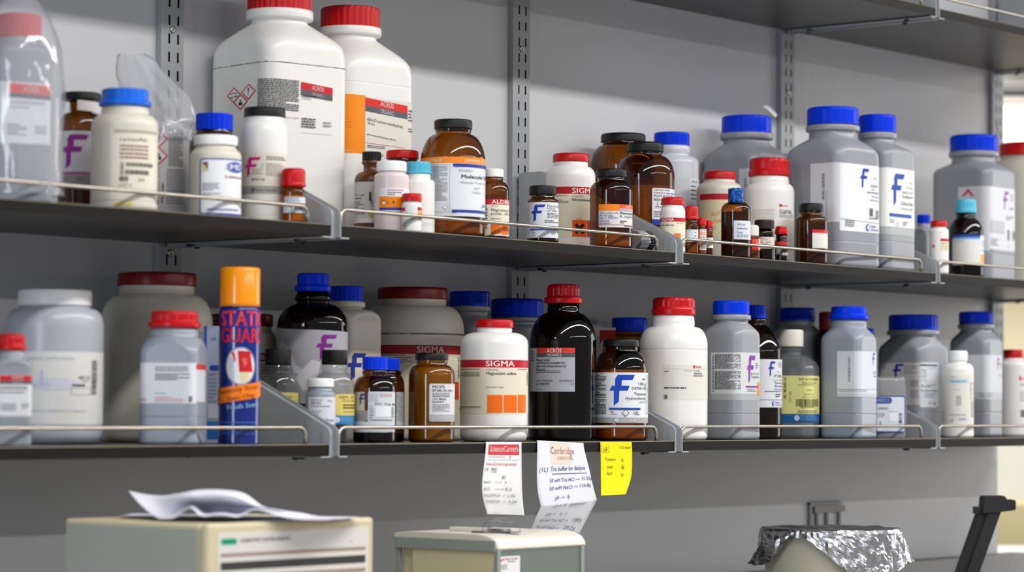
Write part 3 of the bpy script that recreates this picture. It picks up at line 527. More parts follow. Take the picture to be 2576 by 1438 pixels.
bottle('grey_bottle', 'grey square bottle with strip of tape on its blue cap', 1771, 1985, 422, (63, 293, 336, 'blue', dict(ribs=19, amp=.010, bev=6)), [(60, 338), (58, 352), (58, 362)], U, 1, 'b', sq=True, rot=4, body='grey', p=-1.85, flange=(67, 337, 352), br=8,
       labels=[('rect', 1852, 1985, 432, 560, '#c6c6cc'), ('bars', 1864, 1870, 456, 480, '#5a5a60', {'horiz': True}), ('micro', 1880, 1940, 470, 520, 8, '#9a9aa0')])
bottle('grey_bottle', 'grey square bottle with blue cap, wide white label wrapping its corner', 1979, 2211, 408, (65, 272, 315, 'blue', dict(ribs=19, amp=.010, bev=6)), [(62, 318), (60, 333), (60, 350)], U, 1, 'f', sq=True, rot=1, body='grey', p=-1.85, flange=(68, 318, 332), seam=613, br=9,
       labels=[('rect', 2032, 2101, 418, 566, '#cdcdd3'), ('rect', 2099, 2216, 419, 587, '#dfe0e4'), ('bars', 2058, 2064, 444, 510, '#4c4c52', {'horiz': True}), ('text', 2070, 556, 5, 'SODIUM PHOSPHATE', '#8a8b92', None, 0, {'rot': 90}), ('logo', 2155, 2181, 428, 479, BLUE), ('text', 2193, 452, 5, '3 kg', '#55565c'), ('text', 2186, 474, 8, 'S369-3', '#33343a', 2208), ('micro', 2186, 2208, 478, 482, 1, '#6b6c72'), ('text', 2174, 489, 5, 'Sodium Phosphate', '#3a4a90', 2208, 1), ('text', 2188, 499, 5, 'Monobasic', '#3a4a90', 2208), ('text', 2184, 508, 5, 'Monohydrate', '#3a4a90', 2208), ('bars', 2181, 2192, 526, 546, INK), ('bars', 2199, 2208, 530, 550, INK), ('micro', 2180, 2208, 549, 554, 2, '#75767c'), ('rect', 2099, 2216, 557, 558, '#8a8c94', {'dy': 6}), ('micro', 2112, 2140, 560, 578, 4, '#75767c'), ('ell', 2176, 575, 7, 9, '#2c46a8'), ('ell', 2177, 575, 4, 6, '#dfe0e4'), ('text', 2184, 574, 6, 'Fisher', '#2c46a8', 2201, 1), ('text', 2184, 582, 6, 'Chemical', '#2c46a8', 2206, 1)])
bottle('grey_bottle', 'grey bottle with blue cap and large blue letter F above sodium chloride', 2113, 2301, 402, (46.5, 290, 334, 'blue', dict(ribs=14, amp=.010, bev=6)), [(44, 336), (44, 352), (44, 362)], U, 1, 'f', sq=True, rot=6, body='grey', p=-1.85, flange=(49, 336, 351), seam=612, br=8,
       labels=[('rect', 2195, 2310, 429, 582, '#dedfdc'), ('rect', 2195, 2310, 575, 595, '#a8acac'), ('logo', 2229, 2270, 442, 524, BLUE), ('text', 2281, 464, 4, '1 kg', '#6b6c72', 2292), ('text', 2276, 477, 6, '2.5 kg', '#6b6c72', 2294), ('text', 2263, 490, 7, 'S642-212', '#55565c', 2294), ('text', 2262, 501, 8, 'Sodium', '#33343a', 2294), ('text', 2257, 519, 9, 'Chloride', '#4a4b54', 2294), ('text', 2258, 531, 5, 'USP/FCC/EP', '#75767c', 2294), ('rect', 2225, 2290, 542, 550, '#2a4aa0'), ('micro', 2226, 2240, 557, 568, 2, '#8b8c92'), ('micro', 2264, 2282, 560, 572, 3, '#8b8c92'), ('poly', [(2249, 556), (2254, 572), (2244, 572)], '#c4c6c8')])
# ================================================================== UPPER SHELF, fourth bay
bottle('plastic_bottle', 'small white bottle with red cap near the shelf bracket at right', 2337, 2386, 582, (21, 555, 571, 'red', dict(bev=4)), [(19, 571), (19, 575)], U, 2, 'f', body='white', br=5,
       labels=[('rect', 2362, 2400, 601, 634, CREAM), ('rect', 2362, 2400, 601, 608, '#b51a2e'), ('ell', 2346, 620, 3, 4, '#b02a3a'), ('micro', 2364, 2382, 612, 632, 3, '#a8a088')])
bottle('dark_bottle', 'dark amber bottle with turquoise cap and blue-edged white label', 2385, 2474, 592, (26, 501, 536, 'cyan', dict(ribs=18, amp=.025, bev=5, skirt=(27, 9))), [(25, 545), (25, 550)], U, 2, 'f', body='dark', br=5, p=1.7,
       labels=[('rect', 2393, 2459, 592, 602, '#2a3f96'), ('rect', 2393, 2490, 599, 604, '#6aa8d4'), ('rect', 2392, 2490, 604, 668, '#d6d4d2'), ('rect', 2460, 2490, 594, 668, '#e0e0e0'), ('rect', 2461, 2490, 629, 633, '#6aa8d4'), ('rect', 2461, 2474, 641, 662, '#f0a20c'), ('micro', 2396, 2420, 608, 613, 1, '#b0aeac'), ('micro', 2463, 2472, 606, 625, 3, '#9aa0a8')])
bottle('small_bottle', 'small grey square bottle with blue cap beside the small white one', 2300, 2347, 589, (17, 540, 562, 'blue', dict(ribs=16, amp=.02, bev=3)), [(16, 563), (17, 566), (16, 573)], U, 2, -.16, sq=True, rot=6, body='grey', br=4,
       labels=[('rect', 2332, 2350, 602, 640, '#d0d2d8'), ('micro', 2335, 2344, 606, 636, 5, '#9a9ca4')])
bottle('plastic_bottle', 'red-capped white bottle hidden behind the small one, cap just showing', 2329, 2376, 592, (19, 566, 583, 'red', dict(bev=3)), [(18, 584), (18, 587)], U, 2, -.1, body='white', br=4)
bottle('grey_bottle', 'grey square bottle with blue cap and small purple letter F on white label', 2346, 2554, 448, (60, 341, 381, 'blue', dict(ribs=20, amp=.010, bev=6)), [(57, 384), (56, 398), (56, 412)], U, 2, -.14, sq=True, rot=8, body='grey', p=-1.85, flange=(63, 383, 396), seam=640, br=8,
       labels=[('rect', 2400, 2472, 476, 636, '#c9cad0'), ('rect', 2470, 2560, 476, 632, '#d8d9de'), ('logo', 2514, 2533, 484, 532, '#8a2ca0'), ('micro', 2536, 2550, 490, 510, 3, '#9a9ca4'), ('micro', 2534, 2550, 524, 532, 1, '#6b6c74'), ('micro', 2524, 2550, 546, 558, 2, '#75767e'), ('bars', 2528, 2535, 580, 606, '#4a4a50'), ('bars', 2545, 2552, 582, 604, '#4a4a50'), ('poly', [(2423, 480), (2436, 500), (2430, 500), (2423, 489), (2414, 500), (2408, 500)], '#b8404a'), ('rect', 2474, 2518, 560, 590, '#bcbdc4'), ('micro', 2476, 2500, 605, 624, 4, '#8b8c94'), ('text', 2529, 624, 8, '2', '#b06a7a')])
bottle('white_jar', 'white jar with red lid cut off at the right edge of the picture', 2500, 2660, 446, (66, 361, 394, 'red', dict(bev=5)), [(62, 394), (60, 402)], U, 2, 'b', body='cream', br=8)
# ================================================================== LOWER SHELF, first bay
bottle('grey_bottle', 'small grey square bottle with red cap cut off at left edge', -28, 84, 922, (33, 839, 880, 'red', dict(ribs=24, bev=8, skirt=(38, 12))), [(36, 894), (35, 902)], L, -1, 'f', sq=True, rot=-25, body='grey', br=6,
       labels=[('rect', 5, 84, 943, 1046, '#d0d1d5')]+banner(9, 84, 944, 957, 966, (38, 66))+[('micro', 10, 80, 972, 980, 2, '#6b5a58', {'thick': .5}), ('micro', 10, 72, 984, 992, 1, '#8b8c92'), ('micro', 14, 52, 1014, 1034, 3, '#85868c'), ('micro', 62, 80, 1014, 1028, 2, '#9a9ba0')])
bottle('grey_bottle', 'blue-grey square bottle with red cap and white label on its face', 359, 517, 890, (59, 783, 824, 'red', dict(ribs=40, amp=.015, bev=6, skirt=(66, 14))), [(62, 838), (60, 848)], L, -1, 'f', sq=True, rot=38, body='blgrey', p=1.9, br=8, seam=1048,
       labels=[('rect', 361, 502, 913, 1014, '#d3d7de'), ('rect', 501, 515, 916, 930, '#c42c34'), ('rect', 502, 514, 930, 1010, '#c8ccd4'), ('micro', 400, 490, 922, 936, 3, '#85888e', {'thick': .6}), ('micro', 400, 494, 940, 958, 4, '#6b6e74', {'thick': .6}), ('micro', 400, 430, 988, 992, 1, '#8b8e94'), ('micro', 400, 478, 997, 1012, 3, '#d49aa0', {'thick': .5}), ('rect', 485, 493, 996, 1010, '#6b6e74'), ('micro', 362, 380, 1002, 1010, 2, '#c08a8c')])
def can():
    name = 'aerosol_can'; xl, xr = 552, 655; k0 = None
    root, k, zf, sec, P = bottle(name, 'blue aerosol can with tall orange cap and red lettering', xl, xr, 786, (50.5, 673, 771, 'orange', dict(bev=5)), [(48, 772), (48, 775)], L, -1, 'f', body='blue', br=3,
        labels=[('rect', 530, 680, 779, 824, '#35207c'), ('text', 562, 820, 37, 'STATIC', '#ee4a1c', 661, 1), ('text', 563, 862, 36, 'GUARD', '#d8201c', 659, 1),
                ('ell', 612, 921, 40, 48, '#8a90a0', 28), ('ell', 612, 921, 36, 44, '#d9dce0', 28), ('poly', [(604, 882), (634, 884), (640, 936), (608, 936)], '#c41c24'), ('poly', [(588, 886), (596, 886), (600, 905), (596, 912)], '#c43a38'), ('poly', [(612, 936), (632, 936), (632, 958), (614, 962), (610, 952)], '#d8c8a0'), ('poly', [(614, 903), (624, 899), (628, 912), (620, 925)], '#d45a58'), ('poly', [(582, 900), (594, 900), (598, 960), (588, 952)], '#b8bcc8'),
                ('poly', [(545, 982), (600, 970), (664, 956), (664, 994), (600, 1008), (545, 1021)], '#f07a10'), ('text', 560, 993, 11, 'Instantly Stops', '#5c2410', 652, 1, {'rot': 9}), ('text', 580, 1008, 11, 'Static Cling', '#5c2410', 644, 1, {'rot': 9}), ('text', 580, 1030, 11, 'Fresh Scent', '#8cb4e0', 652, 1, {'rot': 7}), ('micro', 562, 650, 1060, 1066, 1, '#4a6ac0'), ('micro', 562, 650, 1084, 1094, 2, '#3a5ab0')])
CAPC['orange'] = '#f5930a'
can()
bottle('wide_jar', 'milky wide jar with white lid and pale label at left', 15, 260, 826, (92, 730, 769, 'white', dict(bev=4)), [(88, 770), (90, 776)], L, -1, -.15, body='haze', br=26, p=2.3,
       labels=[('rect', -10, 300, 886, 1066, '#d6d4d0'), ('text', 10, 906, 9, 'simple', '#9fb0c4', 76), ('text', 90, 906, 9, 'science |', '#8a9cb8', 136), ('text', 140, 906, 9, 'performance', '#9fb0c4', 204), ('ell', 160, 966, 60, 16, '#c9c8d6', 24), ('ell', 127, 950, 5, 20, '#b8b9cc', 12), ('text', 100, 972, 11, 'coriell', '#b4b4c8', 150, 0, {'shear': .3}), ('text', 214, 954, 8, 'NET 2.5', '#5c4a3c', 238, 1), ('micro', 222, 240, 957, 962, 1, '#8a7a6c'), ('micro', 200, 240, 966, 972, 1, '#4b3c30', {'thick': .9}), ('frame', 198, 240, 975, 992, 1, '#b8b4ac'), ('bars', 241, 251, 906, 960, '#6b625c', {'horiz': True}), ('bars', 241, 250, 958, 990, '#4b4440', {'horiz': True}), ('text', 84, 1034, 7, 'laboratory | chemical | reagents', '#b0b2cc', 230)])
bottle('wide_jar', 'largest cream jar with a dark red lid', 254, 534, 816, (99.5, 687, 720, 'darkred', dict(bev=5)), [(93, 721), (93, 742)], L, -1, 'b', body='cream', br=16, seam=838)
def carton():
    P = atY(533, 900, -.165); k = (P-CAM).dot(cd)/F; root = thing('carton', 'narrow white and blue carton beside the aerosol can', 'box', (P.x, P.y, L), ROTZ+.12)
    zf = lambda y: P.z-L+(900-y)*k
    bm = bmesh.new(); box(bm, -21*k, 30*k, -10*k, 26*k, 0, zf(820), .0008); link('body', finish(bm, 'body', mat('carton_board', '#a7b0c8', .5), smooth=False), root)
    pt = Print(lambda s, z, o: (s, -10*k-o, z), lambda x: (x-533)*k, zf, k, .01)
    run(pt, [('rect', 513, 520, 820, 1100, '#3c5aa8'), ('rect', 513, 560, 1066, 1104, '#1f6ab0'), ('rect', 513, 560, 1058, 1068, '#2c7cc4'), ('text', 530, 856, 7, 'JFK', '#34509c'), ('rect', 528, 551, 918, 932, '#2c4a9a', {'r': 6}), ('micro', 524, 548, 940, 1052, 12, '#8a93a8'), ('rect', 522, 550, 938, 939, '#6a7fb0'), ('rect', 524, 552, 1016, 1052, '#c4cad6')]); pt.done('label', root)
    bm = bmesh.new(); 
    PLACED[L].append((P.x, P.y, .012, None, 'carton'))
carton()
bottle('wide_jar', 'white jar with dark red lid mostly hidden by the aerosol can', 521, 696, 862, (78, 790, 821, 'darkred', dict(bev=4)), [(74, 822), (74, 834)], L, 0, 'b', body='cream', br=10,
       labels=[('rect', 610, 720, 888, 1000, '#d0c8b8'), ('rect', 610, 720, 888, 909, '#98202c'), ('text', 640, 906, 14, 'SIGMA', '#d8d0c8', 672, 1), ('micro', 655, 690, 915, 990, 10, '#98907e')])
# ================================================================== LOWER SHELF, second bay
bottle('small_bottle', 'small grey bottle with white cap and white label behind the bracket', 768, 844, 996, (34, 951, 973, 'white', dict(bev=4)), [(31, 974), (31, 984)], L, 0, 'f', body='blgrey', br=5,
       labels=[('rect', 778, 870, 998, 1066, '#d2d2da', {'r': 3}), ('text', 786, 1008, 6, 'Fisherbrand', '#6a5a64', 814), ('text', 786, 1016, 7, 'Boric Acid', '#5a3c40', 810, 1), ('text', 826, 1010, 5, '500 g', '#7a5a5a'), ('micro', 786, 836, 1020, 1026, 1, '#8a8a96'), ('micro', 786, 814, 1032, 1046, 3, '#a8a8b4'), ('text', 822, 1059, 7, 'Fisher', '#4a4a9c', 842)])
bottle('glass_bottle', 'clear glass bottle with black cap and full yellow and blue label', 790, 892, 972, (32.5, 880, 917, 'black', dict(bev=2)), [(31, 919), (33, 922), (33, 928), (30, 932), (32, 938)], L, 0, -.22, body='clear', br=5, p=1.8,
       labels=[('rect', 838, 910, 991, 1044, '#dccb72'), ('rect', 838, 910, 1044, 1066, '#3a80b8'), ('text', 856, 1002, 7, 'GEM, 37.1 g', '#5c4a20', 894, 1), ('text', 864, 1010, 6, 'Glucose', '#7a5a24', 890), ('micro', 866, 892, 1016, 1030, 2, '#6b5a28', {'thick': .6}), ('micro', 866, 890, 1034, 1038, 1, '#a0843c'), ('ell', 851, 1055, 8, 7, '#d4dce4'), ('micro', 862, 888, 1050, 1061, 3, '#7ab0dc', {'thick': .4})])
bottle('glass_bottle', 'clear glass bottle with black cap half hidden by the bracket', 648, 750, 972, (32.5, 877, 917, 'black', dict(bev=2)), [(31, 919), (33, 922), (33, 928), (30, 932), (32, 938)], L, 0, -.15, body='clear', br=5, p=1.8,
       labels=[('rect', 700, 765, 987, 1040, '#dccb72'), ('rect', 700, 765, 1040, 1060, '#3a80b8'), ('text', 718, 1002, 7, 'GEM', '#5c4a20', 738, 1), ('micro', 716, 746, 1008, 1024, 3, '#7a6228')])
bottle('amber_jar', 'squat amber jar with ribbed blue cap and crowded white label', 889, 997, 985, (32, 897, 929, 'blue', dict(ribs=22, amp=.03, bev=3)), [(29, 930), (32, 932), (32, 940), (30, 943), (33, 947)], L, 0, 'f', body='brownglass', fill=(1080, '#0c0806'), br=6,
       labels=[('rect', 893, 920, 986, 1060, '#bab6ae'), ('rect', 893, 932, 1032, 1058, '#8e8c88'), ('rect', 893, 994, 1060, 1086, '#cfd2d8'), ('rect', 929, 994, 985, 1086, '#c9cdd4', {'r': 4}), ('logo', 905, 925, 990, 1019, '#2a3470'), ('micro', 932, 955, 990, 1012, 5, '#9aa0a8'), ('micro', 957, 988, 990, 1000, 3, '#b08a8a'), ('text', 946, 1018, 6, 'BP152-1', '#4a4c54', 962, 1), ('text', 968, 1019, 6, 'Tris Base', '#3a3c44', 996, 1), ('rect', 948, 984, 1022, 1048, '#dfe0e6'), ('micro', 933, 945, 1020, 1054, 6, '#8b8e96'), ('bars', 986, 991, 1022, 1050, '#85888e', {'horiz': True}), ('micro', 934, 990, 1054, 1059, 1, '#6b6e76')])
bottle('amber_jar', 'amber jar with blue cap tucked behind the other blue-capped amber jar', 926, 1018, 978, (33, 901, 930, 'blue', dict(ribs=22, amp=.03, bev=3)), [(30, 931), (38, 934), (38, 940), (36, 944)], L, 0, -.2, body='brownglass', fill=(1090, '#0c0806'), br=6,
       labels=[('rect', 990, 1030, 986, 1060, '#b8b8ba'), ('micro', 998, 1014, 990, 1056, 12, '#85868a'), ('rect', 985, 1030, 1060, 1078, '#cfd0d2')])
bottle('amber_bottle', 'amber bottle of yellowish powder with black cap and rounded white label', 1028, 1144, 946, (41.5, 887, 905, 'black', dict(bev=4)), [(39, 906), (40, 910), (38, 918)], L, 0, 'f', body='honey', fill=(925, '#d8c290'), br=8,
       labels=[('rect', 1082, 1160, 965, 1059, '#cfcfd2', {'r': 5}), ('rect', 1082, 1160, 1042, 1058, '#a9a9ac', {'r': 4}), ('text', 1090, 977, 8, 'MOPS', '#26272b', 1120, 1), ('text', 1090, 985, 6, 'BP308-100 100 g', '#33343a', 1138, 1), ('micro', 1090, 1134, 988, 1000, 3, '#55565c'), ('text', 1090, 1006, 5, 'LOT 080624', '#33343a', 1124, 1), ('micro', 1090, 1136, 1009, 1014, 1, '#55565c'), ('micro', 1090, 1134, 1016, 1036, 5, '#75767c', {'thick': .4}), ('text', 1104, 1051, 5, 'Fisher Scientific', '#d8d8da', 1134)])
bottle('white_jar', 'white bottle with red cap, red band and three orange squares', 1158, 1329, 868, (48, 804, 824, 'red', dict(bev=4)), [(44, 826), (45, 830), (43, 836)], L, 0, 'f', body='white', br=16, p=2.3,
       labels=[('rect', 1130, 1360, 906, 1041, '#dcd4be'), ('rect', 1130, 1360, 906, 925, '#b81a2c'), ('text', 1223, 922, 14, 'SIGMA', '#ece6e0', 1294, 1), ('text', 1225, 933, 4.5, 'M2643-500G', '#7a7566', 1254), ('text', 1225, 943, 7, 'Magnesium sulfate', '#35322c', 1299, 1), ('text', 1225, 976, 5, 'Cell Culture Tested', '#6b665a', 1267), ('micro', 1302, 1326, 928, 931, 1, '#55514a'), ('micro', 1158, 1216, 928, 932, 1, '#8b8678'), ('micro', 1158, 1216, 937, 949, 3, '#4b4740', {'thick': .35}), ('rect', 1228, 1265, 993, 1037, ORANGE), ('rect', 1268, 1300, 993, 1036, ORANGE), ('rect', 1303, 1322, 992, 1036, ORANGE), ('micro', 1158, 1218, 1022, 1026, 1, '#55514a'), ('bars', 1324, 1328, 936, 966, '#8b8678', {'horiz': True}), ('micro', 1158, 1164, 1027, 1032, 1, '#55514a')])
bottle('dark_bottle', 'tall black-brown bottle with red cap and red-grey banner label', 1333, 1500, 858, (41, 715, 763, 'red', dict(ribs=20, amp=.03, bev=8, skirt=(48, 15))), [(40, 779), (40, 786)], L, 0, -.2, body='dark', br=7, p=1.75,
       labels=[('rect', 1320, 1445, 876, 985, '#a9abb4'), ('rect', 1350, 1445, 876, 889, '#d23a30'), ('rect', 1350, 1445, 889, 899, '#4f545c'), ('text', 1375, 888, 10, 'ACRÖS', '#e8e6e6', 1411, 1), ('text', 1375, 897.5, 7, 'ORGANICS', '#dcdcde', 1411, 1), ('text', 1350, 909, 5.5, 'Mineral oil,for', '#2c2d34', 1385, 1), ('text', 1350, 916, 5.5, 'spectroscopy,suitable for', '#2c2d34', 1421, 1), ('text', 1350, 924, 5.5, 'nujol mull preparations for', '#2c2d34', 1424, 1), ('text', 1350, 932, 5.5, 'IR-spect.', '#2c2d34', 1372, 1), ('micro', 1350, 1414, 932.5, 940, 2, '#3c3d46', {'thick': .35}), ('text', 1350, 960, 5, 'Code: 124020010', '#3c3d46', 1390), ('text', 1350, 968, 5, 'Lot: A0360799', '#3c3d46', 1382, 1), ('text', 1406, 960, 5, 'CAS: 8042-47-5', '#3c3d46', 1441), ('text', 1432, 968, 5, '1 LT', '#3c3d46'), ('micro', 1336, 1346, 884, 912, 5, '#6b6d76', {'thick': .35}), ('micro', 1350, 1364, 978, 981, 1, '#75767e')])
bottle('amber_bottle', 'amber bottle with black lid and biggest blue letter F on label', 1494, 1630, 936, (45.5, 853, 872, 'black', dict(bev=4)), [(42, 873), (43, 877), (41, 884)], L, 0, 'f', body='amber', fill=(930, '#d8bc86'), br=9, p=1.9,
       labels=[('rect', 1470, 1660, 937, 1049, '#dddfe2'), ('rect', 1470, 1660, 1049, 1063, '#a6a6a6'), ('micro', 1495, 1527, 943, 968, 7, '#55565c', {'thick': .55}), ('micro', 1495, 1527, 968, 1002, 9, '#55565c', {'thick': .55}), ('micro', 1495, 1527, 1004, 1042, 10, '#55565c', {'thick': .55}), ('logo', 1532, 1594, 943, 1020, '#1540b4'), ('text', 1604, 969, 8, '100 g', '#26272b', 1622), ('text', 1586, 980, 7.5, 'O4700-100', '#26272b', 1622), ('text', 1592, 994, 7.5, 'Thiamine', '#26272b', 1622), ('text', 1571, 1005, 7.5, 'Hydrochloride', '#26272b', 1622), ('text', 1604, 1013, 4, 'USP/FCC', '#55565c', 1621), ('micro', 1613, 1621, 951, 957, 2, '#6b6c72'), ('rect', 1531, 1608, 1025, 1030, '#20489c'), ('text', 1536, 1038, 5, 'B2', '#33343a'), ('micro', 1536, 1552, 1040, 1043, 1, '#75767c'), ('ghs', 1571, 1038, 9, '', '#55565c'), ('text', 1568, 1040, 4, 'U', '#55565c'), ('text', 1590, 1041, 7, 'G', '#33343a'), ('micro', 1596, 1606, 1034, 1044, 3, '#55565c'), ('frame', 1622, 1629, 943, 1040, .8, '#75767c'), ('rect', 1622, 1629, 976, 977, '#75767c'), ('rect', 1622, 1629, 1008, 1009, '#75767c'), ('ell', 1550, 1056, 5, 5, '#d8d8da'), ('text', 1558, 1059, 5, 'Fisher Scientific', '#d8d8da', 1596, 0, {'shear': .2})])
bottle('dark_bottle', 'black-brown bottle with ribbed dark blue cap and torn purple F label', 698, 875, 818, (40, 687, 733, 'blue', dict(ribs=26, amp=.04, bev=6, skirt=(46, 14))), [(46, 747), (46, 756), (42, 757), (42, 764)], L, 0, -.15, body='dark', br=8, p=1.8,
       labels=[('rect', 690, 890, 826, 1010, '#a4a2a8', {'dy': 10}), ('logo', 801, 852, 843, 907, '#7a2484'), ('poly', [(700, 880), (730, 900), (748, 938), (770, 944), (800, 930), (806, 908), (790, 906), (768, 930), (752, 920), (738, 884), (716, 858)], '#cac8cc'), ('poly', [(786, 915), (800, 906), (812, 912), (806, 960), (770, 985), (752, 950)], '#d0ced2')])
bottle('canister', 'old white square bottle with blue cap and navy letter F', 783, 958, 812, (42.5, 720, 757, 'blue', dict(ribs=22, amp=.02, bev=4)), [(40, 759), (42, 774), (40, 776), (40, 778)], L, 0, -.1, sq=True, rot=8, body='cream', p=2.4, flange=(48, 760, 774), seam=880, br=8,
       labels=[('rect', 850, 975, 882, 1060, '#c9c0ae'), ('logo', 876, 924, 889, 958, '#1d2f86'), ('micro', 925, 950, 930, 990, 7, '#8a8270')])
bottle('wide_jar', 'large white jar with stained dark red lid and red name band', 908, 1168, 840, (89, 724, 753, 'darkred', dict(bev=5)), [(84, 754), (84, 770)], L, 0, 'b', body='cream', br=14, p=2.2, seam=842,
       labels=[('rect', 880, 1190, 870, 1060, '#d0c7b0'), ('rect', 880, 1190, 870, 892, '#9c1c2a'), ('text', 1053, 889, 16, 'SIGMA', '#d8d0c4', 1120, 1), ('micro', 957, 1030, 894, 898, 1, '#55503f'), ('micro', 1000, 1042, 900, 918, 4, '#3c382e', {'thick': .4}), ('rect', 1145, 1155, 960, 1004, '#d84a14'), ('bars', 1153, 1157, 900, 950, '#75705f', {'horiz': True}), ('text', 1053, 905, 5, 'S9888-2.5KG', '#75705f', 1090)])
bottle('grey_bottle', 'dark grey square bottle with navy cap behind the large white jar', 1101, 1262, 838, (50.5, 733, 769, 'blue', dict(ribs=17, amp=.010, bev=4)), [(48, 771), (48, 786), (46, 795)], L, 0, 'b', sq=True, rot=6, body='grey', p=-1.8, flange=(53, 771, 784), br=7)
bottle('grey_bottle', 'grey bottle with the widest navy cap against the back wall', 1222, 1380, 830, (66, 752, 797, 'blue', dict(ribs=20, amp=.010, bev=5)), [(62, 799), (62, 812), (60, 818)], L, 0, 'b', body='grey', p=2, flange=(68, 800, 810), br=7)
bottle('small_jar', 'dim jar with navy cap at the back behind the black-lidded bottle', 1532, 1636, 850, (45, 799, 834, 'blue', dict(bev=4)), [(41, 835), (40, 842)], L, 1, 'b', body='brownglass', fill=(870, '#241408'), br=6)
def carton2():
    P = atY(1526, 900, -.045); k = (P-CAM).dot(cd)/F; root = thing('carton', 'white carton with a red panel in the shadow behind the tall dark bottle', 'box', (P.x, P.y, L), ROTZ)
    zf = lambda y: P.z-L+(900-y)*k; bm = bmesh.new(); box(bm, -36*k, 22*k, -8*k, 8*k, 0, zf(824), .0008)
    link('body', finish(bm, 'body', mat('white_carton_board', '#c4c0ba', .55), smooth=False), root)
    pt = Print(lambda s, z, o: (s, -8*k-o, z), lambda x: (x-1526)*k, zf, k, .01)
    run(pt, [('rect', 1508, 1548, 830, 886, '#a82018'), ('poly', [(1508, 866), (1520, 850), (1514, 886), (1508, 886)], '#c4c0ba')]); pt.done('label', root)
    PLACED[L].append((P.x, P.y, .02, None, 'carton2'))
carton2()
# ================================================================== LOWER SHELF, third bay
bottle('white_jar', 'tall white bottle with ribbed red cap and faint cream label', 1609, 1780, 872, (53, 749, 793, 'red', dict(ribs=18, amp=.025, bev=6, skirt=(55, 18))), [(53, 813), (52, 822)], L, 1, 'f', body='white', br=10, p=2.2, seam=880,
       labels=[('rect', 1663, 1800, 918, 1005, '#d9d6cc'), ('rect', 1663, 1800, 928, 929, '#b8b4a8'), ('rect', 1739, 1744, 919, 927, '#c8283a', {'r': 2}), ('text', 1746, 926, 5, 'SIGMA', '#c8283a', 1760, 1), ('text', 1740, 935, 4, 'Y1625-250G', '#55565c', 1756), ('text', 1740, 941, 4.5, 'Yeast Extract', '#26272b', 1762, 1), ('micro', 1740, 1768, 943, 948, 2, '#75767c'), ('micro', 1667, 1680, 934, 938, 1, '#6b6c72'), ('text', 1716, 934, 3, '70 mm x 24', '#55565c', 1736), ('micro', 1667, 1724, 974, 979, 1, '#33343a', {'thick': .6}), ('rect', 1667, 1675, 993, 1002, '#4b4c50'), ('micro', 1667, 1675, 994, 1001, 3, '#9a9ba0')])
bottle('grey_bottle', 'grey square bottle with blue cap, purple letter F and dense black print', 1766, 1912, 856, (46, 757, 790, 'blue', dict(ribs=16, amp=.010, bev=4)), [(44, 793), (43, 806), (43, 812)], L, 1, 'f', sq=True, rot=8, body='grey', p=-1.8, flange=(50, 793, 805), br=8, seam=1040,
       labels=[('rect', 1786, 1915, 887, 992, '#c9c9cc'), ('rect', 1786, 1915, 990, 1006, '#a6a8ac'), ('bars', 1790, 1794, 893, 985, '#3a3a3e', {'horiz': True}), ('micro', 1796, 1857, 892, 928, 16, '#4b4c50', {'thick': .62, 'fill': 1}), ('micro', 1796, 1857, 934, 980, 20, '#4b4c50', {'thick': .62, 'fill': 1}), ('logo', 1875, 1899, 894, 964, '#7c3296'), ('micro', 1899, 1908, 912, 928, 3, '#75767c'), ('text', 1886, 942, 5, 'BP1421-500', '#55565c', 1908), ('text', 1886, 950, 6.5, 'Tryptone', '#33343a', 1908), ('rect', 1872, 1908, 970, 974, '#7c3296'), ('rect', 1905, 1910, 960, 993, '#ee9018'), ('micro', 1876, 1904, 978, 986, 2, '#8b8c92')])
bottle('amber_bottle', 'dark amber bottle with blue cap and white label behind the purple-F bottle', 1834, 1967, 884, (26, 767, 800, 'blue', dict(ribs=20, amp=.02, bev=3)), [(24, 801), (30, 803), (30, 808), (24, 811), (24, 816)], L, 1, -.2, body='brownglass', fill=(905, '#1c0f06'), br=6, p=1.35,
       labels=[('rect', 1880, 1985, 904, 1024, '#d2d4d9'), ('logo', 1927, 1946, 909, 948, '#2440a0'), ('micro', 1953, 1964, 911, 925, 4, '#75767c'), ('text', 1950, 937, 5, '1 kg', '#33343a'), ('text', 1943, 949, 7, 'P286-1', '#33343a', 1966), ('text', 1940, 958, 4, 'LOT 90567', '#75767c', 1965), ('text', 1944, 965, 5, 'Potassium', '#3a4a80', 1965, 1), ('text', 1944, 973, 5, 'Phosphate', '#3a4a80', 1965, 1), ('text', 1944, 981, 5, 'Monobasic', '#3a4a80', 1965), ('micro', 1918, 1964, 983, 987, 1, '#55565c'), ('micro', 1946, 1964, 990, 1000, 2, '#55565c'), ('rect', 1880, 1985, 1004, 1005, '#6b7ab0'), ('ell', 1940, 1014, 4, 6, '#2c46a8'), ('ell', 1941, 1014, 2, 4, '#d2d4d9'), ('text', 1946, 1013, 4, 'Fisher', '#2c46a8', 1960, 1), ('text', 1946, 1019, 4, 'Chemical', '#2c46a8', 1962, 1)])
